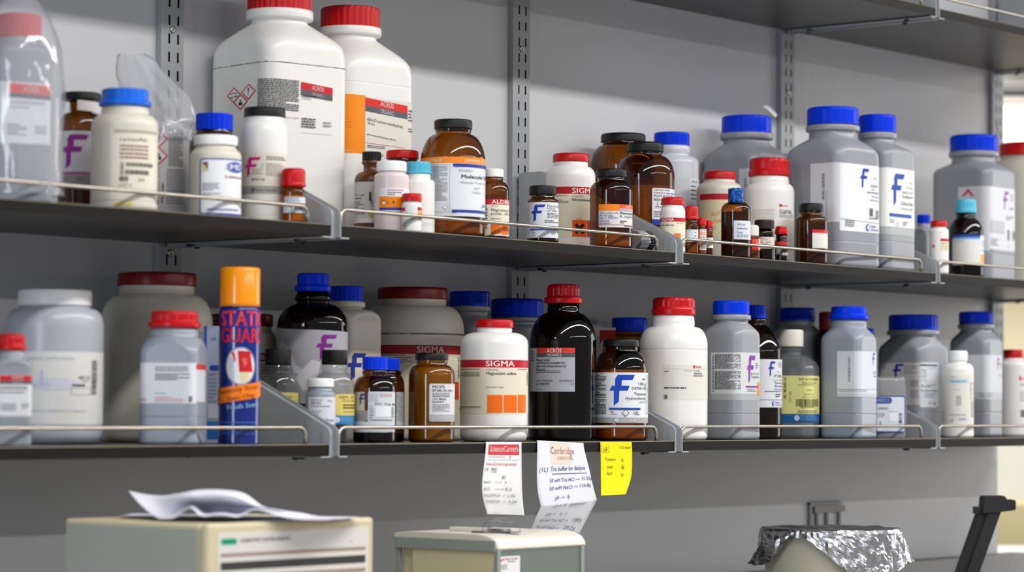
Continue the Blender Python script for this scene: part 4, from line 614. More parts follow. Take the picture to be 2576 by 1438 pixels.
bottle('glass_bottle', 'clear square bottle with white cap and yellow barcode label', 1914, 2064, 926, (32, 829, 872, 'oldwhite', dict(bev=4)), [(28, 873), (28, 882), (26, 886), (28, 892)], L, 1, -.19, sq=True, rot=30, body='clearplastic', br=8, p=1.5, ratio=.35,
       labels=[('rect', 1940, 2066, 945, 1040, '#d8d68a'), ('rect', 1940, 2066, 1040, 1062, '#1f5c96'), ('text', 2003, 957, 6, '5M SODIUM CHLORIDE', '#5a5628', 2056, 1), ('text', 2010, 965, 5, 'Molecular Biology Grade', '#6b6734', 2050), ('micro', 2000, 2054, 967, 971, 1, '#8a8648'), ('text', 2022, 983, 4, '500 ml', '#6b6734', 2036), ('text', 2016, 993, 4, 'Room Temp', '#6b6734', 2040), ('text', 2012, 1000, 4, 'Store at 15 - 30 C', '#6b6734', 2044), ('bars', 1996, 2058, 1003, 1021, '#4c4a24'), ('micro', 2006, 2050, 1022, 1026, 1, '#6b6734'), ('micro', 2000, 2054, 1031, 1039, 2, '#8a8648'), ('text', 1972, 1002, 6, 'NC 98-0451-21', '#5a5628', None, 1, {'rot': 90}), ('text', 1984, 1010, 5, 'LOT 220', '#6b6734', None, 0, {'rot': 90}), ('ell', 1998, 1050, 7, 7, '#b8ccdc'), ('micro', 2007, 2050, 1043, 1058, 4, '#6a9cc8', {'thick': .4})])
bottle('grey_bottle', 'grey square bottle with flared blue cap and plain white label', 2064, 2206, 866, (44, 771, 804, 'blue', dict(ribs=16, amp=.010, bev=4, skirt=(50, 13))), [(46, 816), (44, 824)], L, 1, 'f', sq=True, rot=12, body='blgrey', p=-1.7, br=8, seam=1040,
       labels=[('rect', 2101, 2212, 884, 998, '#ccd0d8', {'r': 3}), ('bars', 2126, 2131, 896, 960, '#55606c', {'horiz': True}), ('logo', 2192, 2201, 887, 920, '#2440a0'), ('micro', 2195, 2204, 934, 950, 3, '#6b6c74'), ('rect', 2101, 2212, 978, 979, '#9aa0a8'), ('micro', 2106, 2180, 980, 988, 2, '#85888e', {'thick': .35}), ('rect', 2101, 2212, 990, 998, '#b8bcc4')])
bottle('grey_bottle', 'dark grey bottle with navy cap between the clear bottle and the wall', 1940, 2072, 850, (44, 774, 806, 'blue', dict(ribs=16, amp=.010, bev=4, skirt=(46, 8))), [(44, 814), (43, 820)], L, 1, 'b', sq=True, rot=6, body='grey', p=-1.8, br=8,
       labels=[('rect', 2010, 2075, 895, 1010, '#b8bac0')])
def pouch():
    P = atY(2238, 1040, -.255); k = (P-CAM).dot(cd)/F; root = thing('pouch', 'clear plastic pouch with blue-bordered label in front of the wide grey bottle', 'pouch', (P.x, P.y, L), ROTZ)
    zf = lambda y: P.z-L+(1040-y)*k; bm = bmesh.new(); rings = []
    for i in range(25):
        t = i/24; z = zf(1103)*(1-t)+zf(948)*t if False else t*zf(948); hw = (38+4*math.sin(3.3*t))*k; dp = (13*(1-t)**.6+1.0)*k; r = []
        for j in range(40):
            a = 2*math.pi*j/40; nz = noise.noise(Vector((math.cos(a)*2, math.sin(a)*2, t*6)))*2.2*k*(.3+t)
            r.append((hw*math.copysign(abs(math.cos(a))**.8, math.cos(a)), dp*math.sin(a)+nz, z))
        rings.append(r)
    loft(bm, rings); link('body', finish(bm, 'body', glass('pouch_film', (.8, .81, .83), (.6, .6, .62), .12, .35, '#b9b9bb')), root)
    pt = Print(lambda s, z, o: (s, -14.5*k-o, z), lambda x: (x-2238)*k, zf, k, .01)
    run(pt, [('rect', 2201, 2275, 995, 1087, '#2c4c98', {'r': 5}), ('rect', 2204, 2273, 998, 1084, '#d2d6dc', {'r': 4}), ('rect', 2196, 2242, 999, 1015, '#2c4c98', {'r': 7}), ('text', 2202, 1011, 8, 'AMRESCO', '#c4cce4', 2236, 1), ('text', 2206, 1030, 6, 'AGAROSE I', '#33343a', 2233, 1), ('micro', 2206, 2226, 1038, 1050, 3, '#8b8e96'), ('micro', 2234, 2258, 1034, 1037, 1, '#99aaaa'), ('rect', 2234, 2256, 1038, 1060, '#dfe2e8'), ('bars', 2259, 2267, 1038, 1064, '#4a5a5c', {'horiz': True}), ('ell', 2213, 1062, 2, 2, '#3c7a5a'), ('rect', 2211, 2215, 1066, 1074, '#4a4c50')]); pt.done('label', root)
    PLACED[L].append((P.x, P.y, .016, None, 'pouch'))
pouch()
bottle('grey_bottle', 'widest grey square bottle with wide blue cap and layered white labels', 2209, 2386, 896, (62, 792, 829, 'blue', dict(ribs=24, amp=.010, bev=5)), [(60, 832), (58, 844), (58, 850)], L, 2, -.17, sq=True, rot=3, body='grey', p=-1.8, flange=(66, 831, 843), br=8, seam=1036,
       labels=[('rect', 2206, 2302, 913, 1018, '#b9b6b6'), ('logo', 2240, 2265, 916, 952, '#1f2e90'), ('micro', 2208, 2226, 918, 936, 3, '#85868c'), ('micro', 2264, 2298, 920, 942, 4, '#8b8c92'), ('rect', 2280, 2297, 956, 972, '#96969a'), ('rect', 2280, 2297, 980, 1000, '#9a9a9e'), ('rect', 2300, 2354, 912, 1024, '#ccd0d8', {'r': 5}), ('rect', 2301, 2351, 917, 921, '#243a44'), ('rect', 2320, 2346, 930, 956, '#dfe2ea'), ('micro', 2304, 2318, 930, 962, 6, '#9a9ea8'), ('micro', 2304, 2350, 968, 976, 2, '#75787e'), ('text', 2303, 984, 4.5, 'Sodium Sulfate', '#4a5a8a', 2350, 1), ('micro', 2312, 2346, 988, 1002, 3, '#9a9ea6'), ('text', 2324, 1016, 6, 'A3', '#55565e'), ('text', 2338, 1017, 6, 'KC', '#33343a', None, 1)])
bottle('small_jar', 'dark jar with a deep red lid in the shadow by the upright', 2052, 2108, 858, (20, 784, 830, 'darkred', dict(bev=4)), [(20, 831), (20, 836)], L, 1, 'b', body='dark', br=5)
bottle('small_jar', 'dim navy-capped jar peeking out behind the flared-cap grey bottle', 2140, 2204, 880, (27, 826, 860, 'blue', dict(bev=4)), [(25, 861), (25, 866)], L, 1, 'b', body='dark', br=5)
# ================================================================== LOWER SHELF, fourth bay
bottle('plastic_bottle', 'white bottle with white cap and light blue line on label', 2370, 2449, 930, (24.5, 882, 907, 'white', dict(bev=3)), [(22, 908), (22, 911), (24, 913)], L, 2, 'f', body='white', br=6,
       labels=[('rect', 2350, 2465, 944, 1060, '#d8d5cc'), ('micro', 2386, 2406, 948, 952, 1, '#9a9480'), ('rect', 2384, 2430, 955, 963, '#a8c8dc'), ('text', 2388, 961, 5, 'Ascorbic Acid', '#4c84b0', 2424, 1), ('micro', 2394, 2410, 979, 982, 1, '#a8a498'), ('rect', 2399, 2411, 995, 1019, '#a8a69e'), ('micro', 2400, 2410, 997, 1017, 6, '#c8c6be'), ('micro', 2386, 2426, 1041, 1047, 1, '#a8a498'), ('text', 2386, 1058, 6, 'J', '#7a8cc0', 2392), ('micro', 2406, 2426, 1051, 1056, 1, '#7a9cc8', {'thick': .8}), ('bars', 2436, 2447, 960, 1004, '#6b6a64', {'horiz': True}), ('micro', 2438, 2446, 1008, 1050, 10, '#8a8880')])
bottle('grey_bottle', 'grey square bottle with blue cap next to the white-capped bottle', 2388, 2523, 876, (43, 784, 814, 'blue', dict(ribs=16, amp=.010, bev=4)), [(41, 816), (40, 828), (40, 834)], L, 2, -.19, sq=True, rot=14, body='grey', p=-1.8, flange=(46, 816, 827), br=7, seam=1036,
       labels=[('rect', 2425, 2528, 893, 986, '#c8cad0'), ('rect', 2425, 2528, 986, 1004, '#b4b8bc'), ('logo', 2504, 2512, 900, 932, '#6a3080'), ('micro', 2512, 2520, 912, 924, 3, '#75767c'), ('micro', 2510, 2520, 943, 947, 1, '#55565c'), ('micro', 2454, 2490, 988, 1000, 3, '#8b8c92')])
bottle('white_jar', 'white bottle with red cap and small red mark at right edge', 2508, 2590, 920, (25, 879, 900, 'red', dict(bev=3)), [(24, 901), (24, 905)], L, 2, -.17, body='white', br=6,
       labels=[('rect', 2556, 2562, 946, 957, '#cc3040', {'r': 2}), ('text', 2563, 956, 7, 'SIGMA', '#cc3040', 2588), ('micro', 2558, 2584, 966, 972, 1, '#75767c'), ('micro', 2558, 2584, 984, 1012, 4, '#a8a8a8'), ('rect', 2560, 2575, 1030, 1048, '#8a8a88'), ('bars', 2561, 2574, 1031, 1047, '#5a5a58')])
# ================================================================== SETTING
wallm = mat('pale_grey_laminate', '#c3c3c6', .42, noise_amt=.015, nscale=4, spec=.35)
metal = mat('grey_painted_steel', '#9ea1a4', .38, spec=.5, noise_amt=.03, nscale=40)
metal_d = mat('upright_grey_steel', '#96989b', .42, spec=.45, noise_amt=.03, nscale=30)
bright = mat('brushed_steel_wire', '#b9b2a6', .28, metal=1, noise_amt=.05, nscale=200)
shelfm = mat('dark_grey_shelf_laminate', '#403f3b', .34, spec=.3, noise_amt=.12, nscale=22)
edgem = mat('lit_worn_edge', '#6a6252', .5, noise_amt=.25, nscale=60, vec=(1, 1, 1))  # lighter tone holds the light on the edge as well as wear
frontm = mat('dark_shelf_edge_band', '#151411', .55, spec=.15, noise_amt=.3, nscale=40, vec=(.3, 1, 1))
boltm = mat('black_bolt', '#141414', .35); screwm = mat('zinc_screw', '#a8aca8', .3, metal=1)
floorm = mat('speckled_vinyl_floor', '#9a968e', .4, noise_amt=.1, nscale=60)
def structure(name, bm, m, smooth=False):
    return link(name, finish(bm, name, m, smooth=smooth), kind='structure')
bm = bmesh.new(); box(bm, -W-.03, 3*W+.012, WALL, WALL+.05, .0, 3.1); structure('wall_back', bm, wallm)
bm = bmesh.new(); box(bm, -6, 9, -6, 9, -.05, 0); structure('floor', bm, floorm)
# raceway along the wall foot
bm = bmesh.new(); zt = atY(2300, 1405, WALL).z
box(bm, -W-.03, 3*W+.06, -.035, WALL-.0005, zt-.09, zt, .002); structure('trim_1', bm, mat('grey_raceway', '#8f8f90', .5))
# ------------------------------------------------------------------ uprights
PITCH, SLOT = .02330, .0129
zs0 = atY(424, 50, 0).z
def upright(n, label):
    root = thing('slotted_shelf_upright', label, 'upright', (n*W, 0, L-.02))
    z0, z1 = L-.010-(L-.02), 2.7-(L-.02); ph = (zs0-(L-.02)) % PITCH
    bm = bmesh.new(); w = .0195; xs = [-w, -.0103+.003, -.0070+.003, .0070+.001, .0103+.001, w]
    ze = [z0]; k = 0; z = ph-PITCH*3
    while z+SLOT/2 < z1-.004:
        if z-SLOT/2 > z0+.004: ze += [z-SLOT/2, z+SLOT/2]
        z += PITCH
    ze.append(z1); g = [[bm.verts.new((x, 0, z)) for x in xs] for z in ze]
    for i in range(len(ze)-1):
        for j in range(5):
            if i % 2 == 1 and j in (1, 3): continue
            bm.faces.new((g[i][j], g[i][j+1], g[i+1][j+1], g[i+1][j]))
    for x in (-w, w):
        v = [bm.verts.new(c) for c in ((x, 0, z0), (x, WALL-.0004, z0), (x, WALL-.0004, z1), (x, 0, z1))]; bm.faces.new(v if x < 0 else v[::-1])
    bmesh.ops.remove_doubles(bm, verts=bm.verts, dist=1e-6)
    o = link('channel', finish(bm, 'channel', metal_d, smooth=False), root)
    bm = bmesh.new(); box(bm, -w+.0015, w-.0015, .006, .0088, z0+.001, z1-.001); link('slot_shade', finish(bm, 'slot_shade', boltm, smooth=False), root)  # black sheet standing in for the shade inside the channel
    for zz in ((atY(433, 75, 0).z, atY(428, 636, 0).z) if n < 1 else (atY(1311, 123, 0).z,) if n == 1 else (atY(1981, 233, 0).z,)):
        bm = bmesh.new(); c = zz-(L-.02)
        rings = [[(r*math.cos(a*math.pi/10), y, c+r*math.sin(a*math.pi/10)) for a in range(20)] for r, y in ((.0048, 0), (.0046, -.0012), (.0030, -.0018), (.0016, -.0016), (.0014, -.0004))]
        loft(bm, rings); link('screw', finish(bm, 'screw', screwm), root)
for n, lb in ((0, 'grey slotted steel upright behind the large white bottles, leftmost in view'), (1, 'grey slotted steel upright in the middle of the wall'), (2, 'grey slotted steel upright behind the taped blue-capped bottle'), (3, 'grey steel upright at the open end of the wall panel')):
    upright(n, lb)
# ------------------------------------------------------------------ shelves, brackets, rails
names = {U: 'upper', L: 'lower', T: 'top'}
bayw = {-1: 'first bay from the left', 0: 'second bay from the left', 1: 'third bay from the left', 2: 'last bay by the open end'}
def shelf(bay, z):
    x0, x1 = bay*W+BW[bay]+.0014, (bay+1)*W-BW[bay+1]-.0014
    root = thing('shelf_board', f'dark grey laminate {names[z]} shelf board, {bayw[bay]}', 'shelf', ((x0+x1)/2, -D, z-TH), 0, 'dark grey shelf boards')
    h = (x1-x0)/2; bm = bmesh.new(); box(bm, -h, h, .0012, D-.002, 0, TH, .0006); link('board', finish(bm, 'board', shelfm, smooth=False), root)
    bm = bmesh.new(); box(bm, -h, h, 0, .0012, .0004, TH-.0010); link('edge_band', finish(bm, 'edge_band', frontm, smooth=False), root)
    bm = bmesh.new(); prism(bm, [(-.0001, TH-.0010), (.0008, TH+.0002), (.0035, TH+.0003), (.0035, TH-.0002), (.0012, TH-.0010)], -h, h, 'x'); link('lit_worn_lip', finish(bm, 'lit_worn_lip', edgem, smooth=False), root, label='lighter front lip, edge light and wear painted in')  # lip coloured lighter: mostly light along the top edge, some wear
BP = [(-.003, -TH-.005), (-.003, .120), (-.007, .124), (-.046, .124), (-.2790, .0205), (-.2836, .0165), (-.2850, .0115), (-.2850, -TH-.0022)]
def bracket(n, z, label):
    root = thing('shelf_bracket', label, 'bracket', (n*W, -.001, z-TH), 0, 'grey steel shelf brackets')
    w = BW[n]; bm = bmesh.new(); t = .0011
    pts = [(y+.001, zz+TH) for y, zz in BP]
    for s in (-1, 1): prism(bm, pts, s*w-t/2, s*w+t/2, 'x')
    link('side_plates', finish(bm, 'side_plates', metal, smooth=False), root)
    bm = bmesh.new(); top = pts[2:8]
    for a, b in zip(top, top[1:]):
        d = Vector((b[0]-a[0], b[1]-a[1])).normalized(); nn = Vector((d.y, -d.x))*.0022
        if nn.y > 0 or (abs(nn.y) < 1e-6 and nn.x > 0): nn = -nn
        if b[1] <= .027+TH and b[0] < -.277: nn = Vector((.009, 0))
        prism(bm, [(a[0]+nn.x, a[1]+nn.y), (b[0]+nn.x, b[1]+nn.y), (b[0]+nn.x*1.5, b[1]+nn.y*1.5), (a[0]+nn.x*1.5, a[1]+nn.y*1.5)], -w+.0004, w-.0004, 'x')
    link('web', finish(bm, 'web', metal, smooth=False), root)
    for s in (-1, 1):
        bm = bmesh.new(); x0, x1 = sorted((s*(w-t/2), s*(w+.0150))); box(bm, x0, x1, -.284, -.02, -.0026, -.0008, .0004)
        fo = link('foot_flange', finish(bm, 'foot_flange', metal, smooth=False), root)
        for y in (-.235, -.05):
            bm = bmesh.new(); rings = [[(s*(w+.0085)+r*math.cos(a*math.pi/8), y+(0 if s < 0 else .02)+r*math.sin(a*math.pi/8), zz) for a in range(16)] for r, zz in ((.0042, -.0026), (.0042, -.0044), (.0028, -.0060))]
            loft(bm, rings); link('bolt', finish(bm, 'bolt', boltm), fo)
def rail(bay, z):
    x0, x1 = bay*W+BW[bay]+.0062, (bay+1)*W-BW[bay+1]-.036; y = -.2782
    root = thing('wire_guard_rail', f'bent steel wire guard rail on the {names[z]} shelf, {bayw[bay]}', 'rail', ((x0+x1)/2, y, z), 0, 'steel wire guard rails')
    h = (x1-x0)/2; H_ = .0195; r = .0105; p = [(-h, 0, 0)]
    p += [(-h, 0, H_-r)]+[(-h+r-r*math.cos(t), 0, H_-r+r*math.sin(t)) for t in [math.pi/2*i/7 for i in range(1, 8)]]
    p += [(h-r+r*math.sin(t), 0, H_-r+r*math.cos(t)) for t in [math.pi/2*i/7 for i in range(0, 8)]]+[(h, 0, 0)]
    bm = bmesh.new(); tube(bm, p, .0022, 12); link('wire', finish(bm, 'wire', bright), root)
where = {0: 'on the leftmost visible upright', 1: 'on the middle upright', 2: 'on the third visible upright', 3: 'at the open end of the panel'}
for z in (U, L, T):
    for b in (-1, 0, 1, 2): shelf(b, z); rail(b, z)
    for n in (0, 1, 2, 3): bracket(n, z, f'grey steel {names[z]} shelf bracket {where[n]}')
# ------------------------------------------------------------------ plastic bags
film2 = glass('creased_bag_film', (.88, .885, .9), (.6, .61, .63), .1, .34, '#e6e6ea')
film = glass('bag_film', (.93, .935, .95), (.72, .73, .75), .07, .17, '#ececf2')
def skin_rings(outline, xc, Y, name, label, depth=.5, amp=2.2, seed=0, fm=None):
    """a loose film bag from rows (centre x, half width, y) on the photo at depth Y"""
    P = atY(xc, outline[-1][2], Y); k = (P-CAM).dot(cd)/F; root = thing(name, label, 'bag', (P.x, P.y, U), ROTZ)
    bm = bmesh.new(); rows = smooth_profile([r_ if len(r_) == 4 else r_+(depth,) for r_ in outline], 2); rings = []
    zb = outline[-1][2]
    for cx, hw, y, dep in rows:
        r = []; z = max(.0012, P.z-U+(zb-y)*k)
        for j in range(72):
            a = 2*math.pi*j/72; q = noise.noise(Vector((math.cos(a)*2.6+seed, math.sin(a)*2.6, z*38)))+.6*noise.noise(Vector((math.cos(a)*6, math.sin(a)*6+seed, z*20+9)))
            if fm is film2: q += 1.1*abs(noise.noise(Vector((math.cos(a)*4.2, math.sin(a)*4.2+5, z*60))))
            w = 1+amp*.02*abs(q)*1.3
            dd = hw*dep*k*w
            r.append(((cx-xc)*k+hw*k*w*math.cos(a), dd*math.sin(a), z+.0015*q*(1 if z > .004 else 0)))
        rings.append(r)
    loft(bm, rings[::-1], close=False); link('film', finish(bm, 'film', fm), root); return root
for q in PLACED[U]:
    if q[4] == 'wrapped_bottle': wy = q[1]
    if q[4] == 'grey_bottle' and q[0] < 0: gy = q[1]
skin_rings([(328, 30, 136, .3), (338, 46, 148, .3), (352, 60, 190, .35), (388, 80, 236, .4), (416, 70, 282, .6), (414, 72, 308, .92), (411, 70, 322, 1.0), (412, 68, 333, 1.05), (411, 69, 352, 1.05)], 410, wy, 'plastic_bag', 'crumpled clear plastic bag gathered above the white bottle', 1.0, 5, 3, film2)
skin_rings([(40, 20, -30), (44, 48, 0), (48, 74, 45), (49, 99, 120), (50, 105, 200), (50, 106, 350), (52, 106, 470), (56, 104, 492)], 50, gy, 'plastic_bag', 'clear plastic bag pulled over the red-capped grey bottle at left', 1.0, 2.0, 8, film)
# loose corner of the bag on the shelf
# ------------------------------------------------------------------ strip of tape on the blue cap
for q in PLACED[U]:
    if q[4] == 'grey_bottle' and abs(proj((q[0], q[1], U+.1))[0]-1878) < 25: tp = q
kk = (atY(1878, 300, tp[1])-CAM).dot(cd)/F
root = thing('tape_strip', 'curled strip of translucent tape standing on the blue cap', 'tape', tuple(atY(1930, 294, tp[1])), ROTZ)
bm = bmesh.new(); pv = None
for i in range(13):
    t = i/12; x = (20-30*t)*kk; z = (1+27*math.sin(t*1.5))*kk; w = (15-3*t)*kk
    v = [bm.verts.new((x-.3*w*math.sin(t*2), -w*.8, z-w*.25)), bm.verts.new((x+.5*w, w*.8, z+w*.4))]
    if pv: bm.faces.new((pv[0], pv[1], v[1], v[0]))
    pv = v
o = link('strip', finish(bm, 'strip', mat('translucent_tape', '#c9c9cc', .4)), root); so = o.modifiers.new('thickness', 'SOLIDIFY'); so.thickness = .0004
# ------------------------------------------------------------------ jar lying on its side in the second bay
P = atY(1604, 606, -.2555); k = (P-CAM).dot(cd)/F
root = thing('small_jar', 'small grey jar lying on its side behind the orange-labelled amber bottle', 'jar', (P.x, P.y, U), ROTZ+.80)
r = 26*k; bm = bmesh.new(); pr = [(.9, 0), (1, .04), (1, .8), (.9, .9), (.75, .95)]
loft(bm, [[(-13*k+38*k*t, r*h*math.cos(a*math.pi/20), r+r*h*math.sin(a*math.pi/20)) for a in range(40)] for h, t in pr]); link('body', finish(bm, 'body', PL['grey']), root)
bm = bmesh.new(); loft(bm, [[(x*k, r*h*(.95 if a % 4 < 2 else 1)*math.cos(a*math.pi/48), r+r*h*(.95 if a % 4 < 2 else 1)*math.sin(a*math.pi/48)) for a in range(96)] for h, x in ((.98, 22), (1, 23), (1, 40), (.9, 42))]); link('cap', finish(bm, 'cap', capmat('black'), smooth=False), root)
pt = Print(lambda s, z, o_: (s, -(r+o_)*math.cos(z/r), r+(r+o_)*math.sin(z/r)), lambda x: (x-1604)*k, lambda y: (600-y)*k, k, .01)
run(pt, [('rect', 1592, 1626, 582, 606, '#d4d6da'), ('micro', 1594, 1623, 585, 602, 4, '#8b8d92')])
pt.done('label', root)
# ------------------------------------------------------------------ notes taped to the lower shelf edge
def note(name, label, rows, col, items, cat='note', k0=None, tape=None):
    """rows: (x left, x right, y left, y right, stand-off from the shelf edge)"""
    Y0 = -D-.0006; G = []
    for xl, xr, yl, yr, off in rows: G.append((atY(xl, yl, Y0-off), atY(xr, yr, Y0-off)))
    O = (G[0][0]+G[0][1])/2; root = thing(name, label, cat, tuple(O))
    cum = [0]
    for a, b in zip(G, G[1:]): cum.append(cum[-1]+((b[0]+b[1])/2-(a[0]+a[1])/2).length)
    wid = (G[0][1]-G[0][0]).length; hgt = cum[-1]
    def at(u, v):
        v = max(0, min(hgt-1e-9, v)); i = 0
        while i < len(cum)-2 and cum[i+1] < v: i += 1
        # smooth in v by Catmull-Rom between rows unless a crease is marked
        t = (v-cum[i])/(cum[i+1]-cum[i]); s_ = u/wid
        def pt_(j): j = max(0, min(len(G)-1, j)); return G[j][0].lerp(G[j][1], s_)
        p0, p1, p2, p3 = pt_(i-1), pt_(i), pt_(i+1), pt_(i+2)
        if rows[i][-1] == rows[i][-1] and (i+1) in creases: p3 = p2
        if i in creases: p0 = p1
        return .5*((2*p1)+(p2-p0)*t+(2*p0-5*p1+4*p2-p3)*t*t+(3*p1-p0-3*p2+p3)*t**3)
    creases = {i for i, r_ in enumerate(rows) if r_[-1] > .0069 and len(rows) > 4}
    def to3(s, z, off):
        u, v = s, -z; p = at(u, v); du = (at(u+.001, v)-at(u-.001, v)).normalized(); dv = (at(u, v+.0008)-at(u, max(0, v-.0008))).normalized()
        n = dv.cross(du); n = n.normalized() if n.length > 0 else Vector((0, -1, 0))
        if n.y > 0: n = -n
        return p+n*off-O
    bm = bmesh.new(); nu, nv = 14, 48; gv = [[bm.verts.new(to3(wid*i/nu, -hgt*j/nv, 0)) for i in range(nu+1)] for j in range(nv+1)]
    for j in range(nv):
        for i in range(nu): bm.faces.new((gv[j][i], gv[j+1][i], gv[j+1][i+1], gv[j][i+1]))
    o = link('sheet', finish(bm, 'sheet', mat('paper_'+col.lstrip('#'), col, .7, spec=.2)), root); so = o.modifiers.new('thickness', 'SOLIDIFY'); so.thickness = .0002; so.offset = -1
    # print coordinates: percent of width, percent of width down
    pt = Print(lambda s, z, off: to3(s, z, off), lambda x: x/100*wid, lambda y: -y*.655/100*wid, wid/100*.655, wid*.06); pt.cutz = hgt/40
    run(pt, items); pt.done('writing', root)
    return root
NV, GR = '#2c3a78', '#6a6a6e'
note('shopping_note', 'white printed slip with red heading taped to the lower shelf edge', [(1223, 1312, 1111, 1111, .0004), (1221, 1312, 1142, 1143, .002), (1213, 1313, 1216, 1218, .006), (1216, 1315, 1256, 1258, .0062), (1226, 1319, 1293, 1296, .004)], '#dededf',
     [('rect', 7, 93, 11, 37, '#c8303a'), ('text', 11, 30, 14, 'ScienceCareers', '#f2e8e8', 90, 1), ('micro', 9, 57, 43, 47, 1, '#8b9298'), ('text', 67, 49, 8, 'F', '#2c3340', None, 1), ('rect', 5, 92, 52, 53, '#a8adb2'), ('text', 5, 67, 8, 'ScienceCareers.org/outreach', '#c8505a', 86),
      ('text', 2, 82, 9, '1X  PBS', GR, 34, 0, {'shear': .25}), ('rect', 20, 34, 84, 84.8, GR), ('text', 48, 101, 9, '8/L', GR, None, 0, {'shear': .3}), ('text', 2, 115, 8, 'NaCl', GR, 20, 0, {'shear': .25}), ('rect', 28, 48, 111, 111.8, GR), ('text', 44, 114, 7, '>', GR), ('text', 56, 115, 8, '8', GR), ('text', 3, 132, 8, 'KCl', GR, 18, 0, {'shear': .25}), ('rect', 30, 52, 128, 128.8, GR), ('text', 48, 131, 7, '>', GR), ('text', 56, 132, 8, '0.2', GR, 72),
      ('text', 2, 150, 8, 'Na2HPO4', GR, 42, 0, {'shear': .25}), ('rect', 46, 54, 146, 146.8, GR), ('text', 52, 149, 6, '>', GR), ('text', 61, 150, 8, '1.42', GR, 80), ('text', 3, 168, 8, 'KH2PO4', GR, 38, 0, {'shear': .25}), ('rect', 44, 54, 164, 164.8, GR), ('text', 51, 167, 6, '>', GR), ('text', 61, 168, 8, '0.24', GR, 82), ('micro', 12, 32, 196, 200, 1, '#a0a0a4')])
note('hanging_note', 'long white note with blue handwriting, folded back at its lower third', [(1351, 1468, 1107, 1114, .0006), (1352, 1470, 1125, 1130, .0012), (1351, 1484, 1190, 1186, .004), (1353, 1492, 1235, 1222, .006), (1361, 1502, 1273, 1257, .0075), (1348, 1480, 1302, 1298, .0005), (1336, 1458, 1331, 1341, -.008)], '#dcdce2',
     [('rect', 26, 70, 4, 46, '#dccfc4', {'r': 8}), ('text', 27, 27, 15, 'Cambridge', '#8a4a3a', 76, 0), ('text', 40, 38, 6, 'SCIENCE PARK', '#a87a68', 72), ('text', 4, 60, 9, '(1L)', NV, 20, 0, {'shear': .25}), ('text', 26, 59, 9, 'Tris buffer for dialysis', NV, 92, 0, {'shear': .3, 'rot': 1}), ('rect', 27, 94, 64, 65, NV), ('text', 22, 80, 7.5, '50 mM Tris HCl', NV, 68, 0, {'shear': .25}), ('rect', 70, 77, 76, 76.8, NV), ('text', 75, 78.5, 5, '>', NV), ('text', 81, 79, 7.5, '31.52g', NV, 101, 0, {'shear': .25}),
      ('text', 20, 96, 7.5, '50 mM NaCl', NV, 62, 0, {'shear': .25}), ('rect', 64, 71, 92, 92.8, NV), ('text', 69, 94.5, 5, '>', NV), ('text', 75, 95, 7.5, '116.8g', NV, 96, 0, {'shear': .25}), ('text', 26, 114, 7.5, 'pH', NV, 34, 0, {'shear': .25}), ('rect', 37, 43, 110, 110.8, NV), ('text', 41, 113, 5, '>', NV), ('text', 49, 114, 7.5, '8', NV), ('text', 22, 134, 7.5, '(2.5 X  dialysis)', '#55607c', 78, 0, {'shear': .25}), ('text', 14, 153, 6, '10X ->   1L ->', '#4b5262', 54, 0, {'shear': .25}), ('text', 8, 167, 6, '50 mM Tris HCl ->', '#3b4252', 62, 0, {'shear': .25}), ('text', 70, 166, 6, '7.88 g', '#3b4252', 90, 0, {'shear': .25}), ('text', 6, 182, 6, '50 mM NaCl ->', '#3b4252', 52, 0, {'shear': .25}), ('text', 60, 181, 7, '29.2 g', '#3b4252', 84, 0, {'shear': .25})])
note('hanging_sticky_note', 'bright yellow sticky note with short handwritten recipe', [(1510, 1589, 1111, 1111, .0004), (1511, 1590, 1150, 1150, .002), (1511.5, 1588, 1200, 1198, .006), (1512, 1574, 1246, 1243, .0135)], '#ecd800',
     [('frame', 4, 26, 12, 34, .8, '#55501c'), ('text', 9, 30, 11, 'LB', '#4a461c', 21, 0, {'shear': .2}), ('text', 58, 24, 9, '= DI water', '#6a661c', 97, 0, {'shear': .3}), ('text', 12, 56, 10, 'Tryptone', '#6a661c', 46, 0, {'shear': .25}), ('text', 64, 57, 11, '1g', '#6a661c', None, 0, {'shear': .25}), ('text', 18, 78, 9, 'yeast', '#5a561c', 38, 0, {'shear': .25}), ('text', 62, 79, 11, '.5g', '#4a461c', None, 0, {'shear': .25}), ('text', 18, 98, 9, 'NaCl', '#5a561c', 36, 0, {'shear': .25}), ('text', 64, 102, 11, '1g', '#5a561c', None, 0, {'shear': .25})])
# ------------------------------------------------------------------ bench and instruments
ZB = 1.02
bm = bmesh.new(); box(bm, -2.2, 3*W+.4, -1.0, WALL-.001, ZB-.03, ZB, .004)
o = thing('lab_bench', 'pale laboratory bench under the shelves', 'bench', (0, -.5, 0))
link('worktop', finish(bm, 'worktop', mat('pale_bench_top', '#9c9a94', .4), smooth=False), o); o.children[0].location = (0, .5, 0)
for x in (-1.9, 0, 2.2):
    bm = bmesh.new(); box(bm, x-.03, x+.03, -.94, -.88, 0, ZB-.03, .002); box(bm, x-.03, x+.03, -.1, -.04, 0, ZB-.03, .002); q = link('leg', finish(bm, 'leg', metal, smooth=False), o); q.location = (0, .5, 0)
def along(P0, d, px):
    """distance from P0 along d to reach photo column px"""
    a, b = 0, 1.5; f0 = proj(P0)[0]
    for _ in range(50):
        m = (a+b)/2
        if (proj(P0+d*m)[0]-f0)*(1 if px > f0 else -1) < abs(px-f0): a = m
        else: b = m
    return a
beige = mat('beige_instrument_shell', '#cbbf9f', .5, noise_amt=.04, nscale=15); shell_grey = mat('greyish_instrument_side', '#a3a69c', .5, noise_amt=.03, nscale=10)
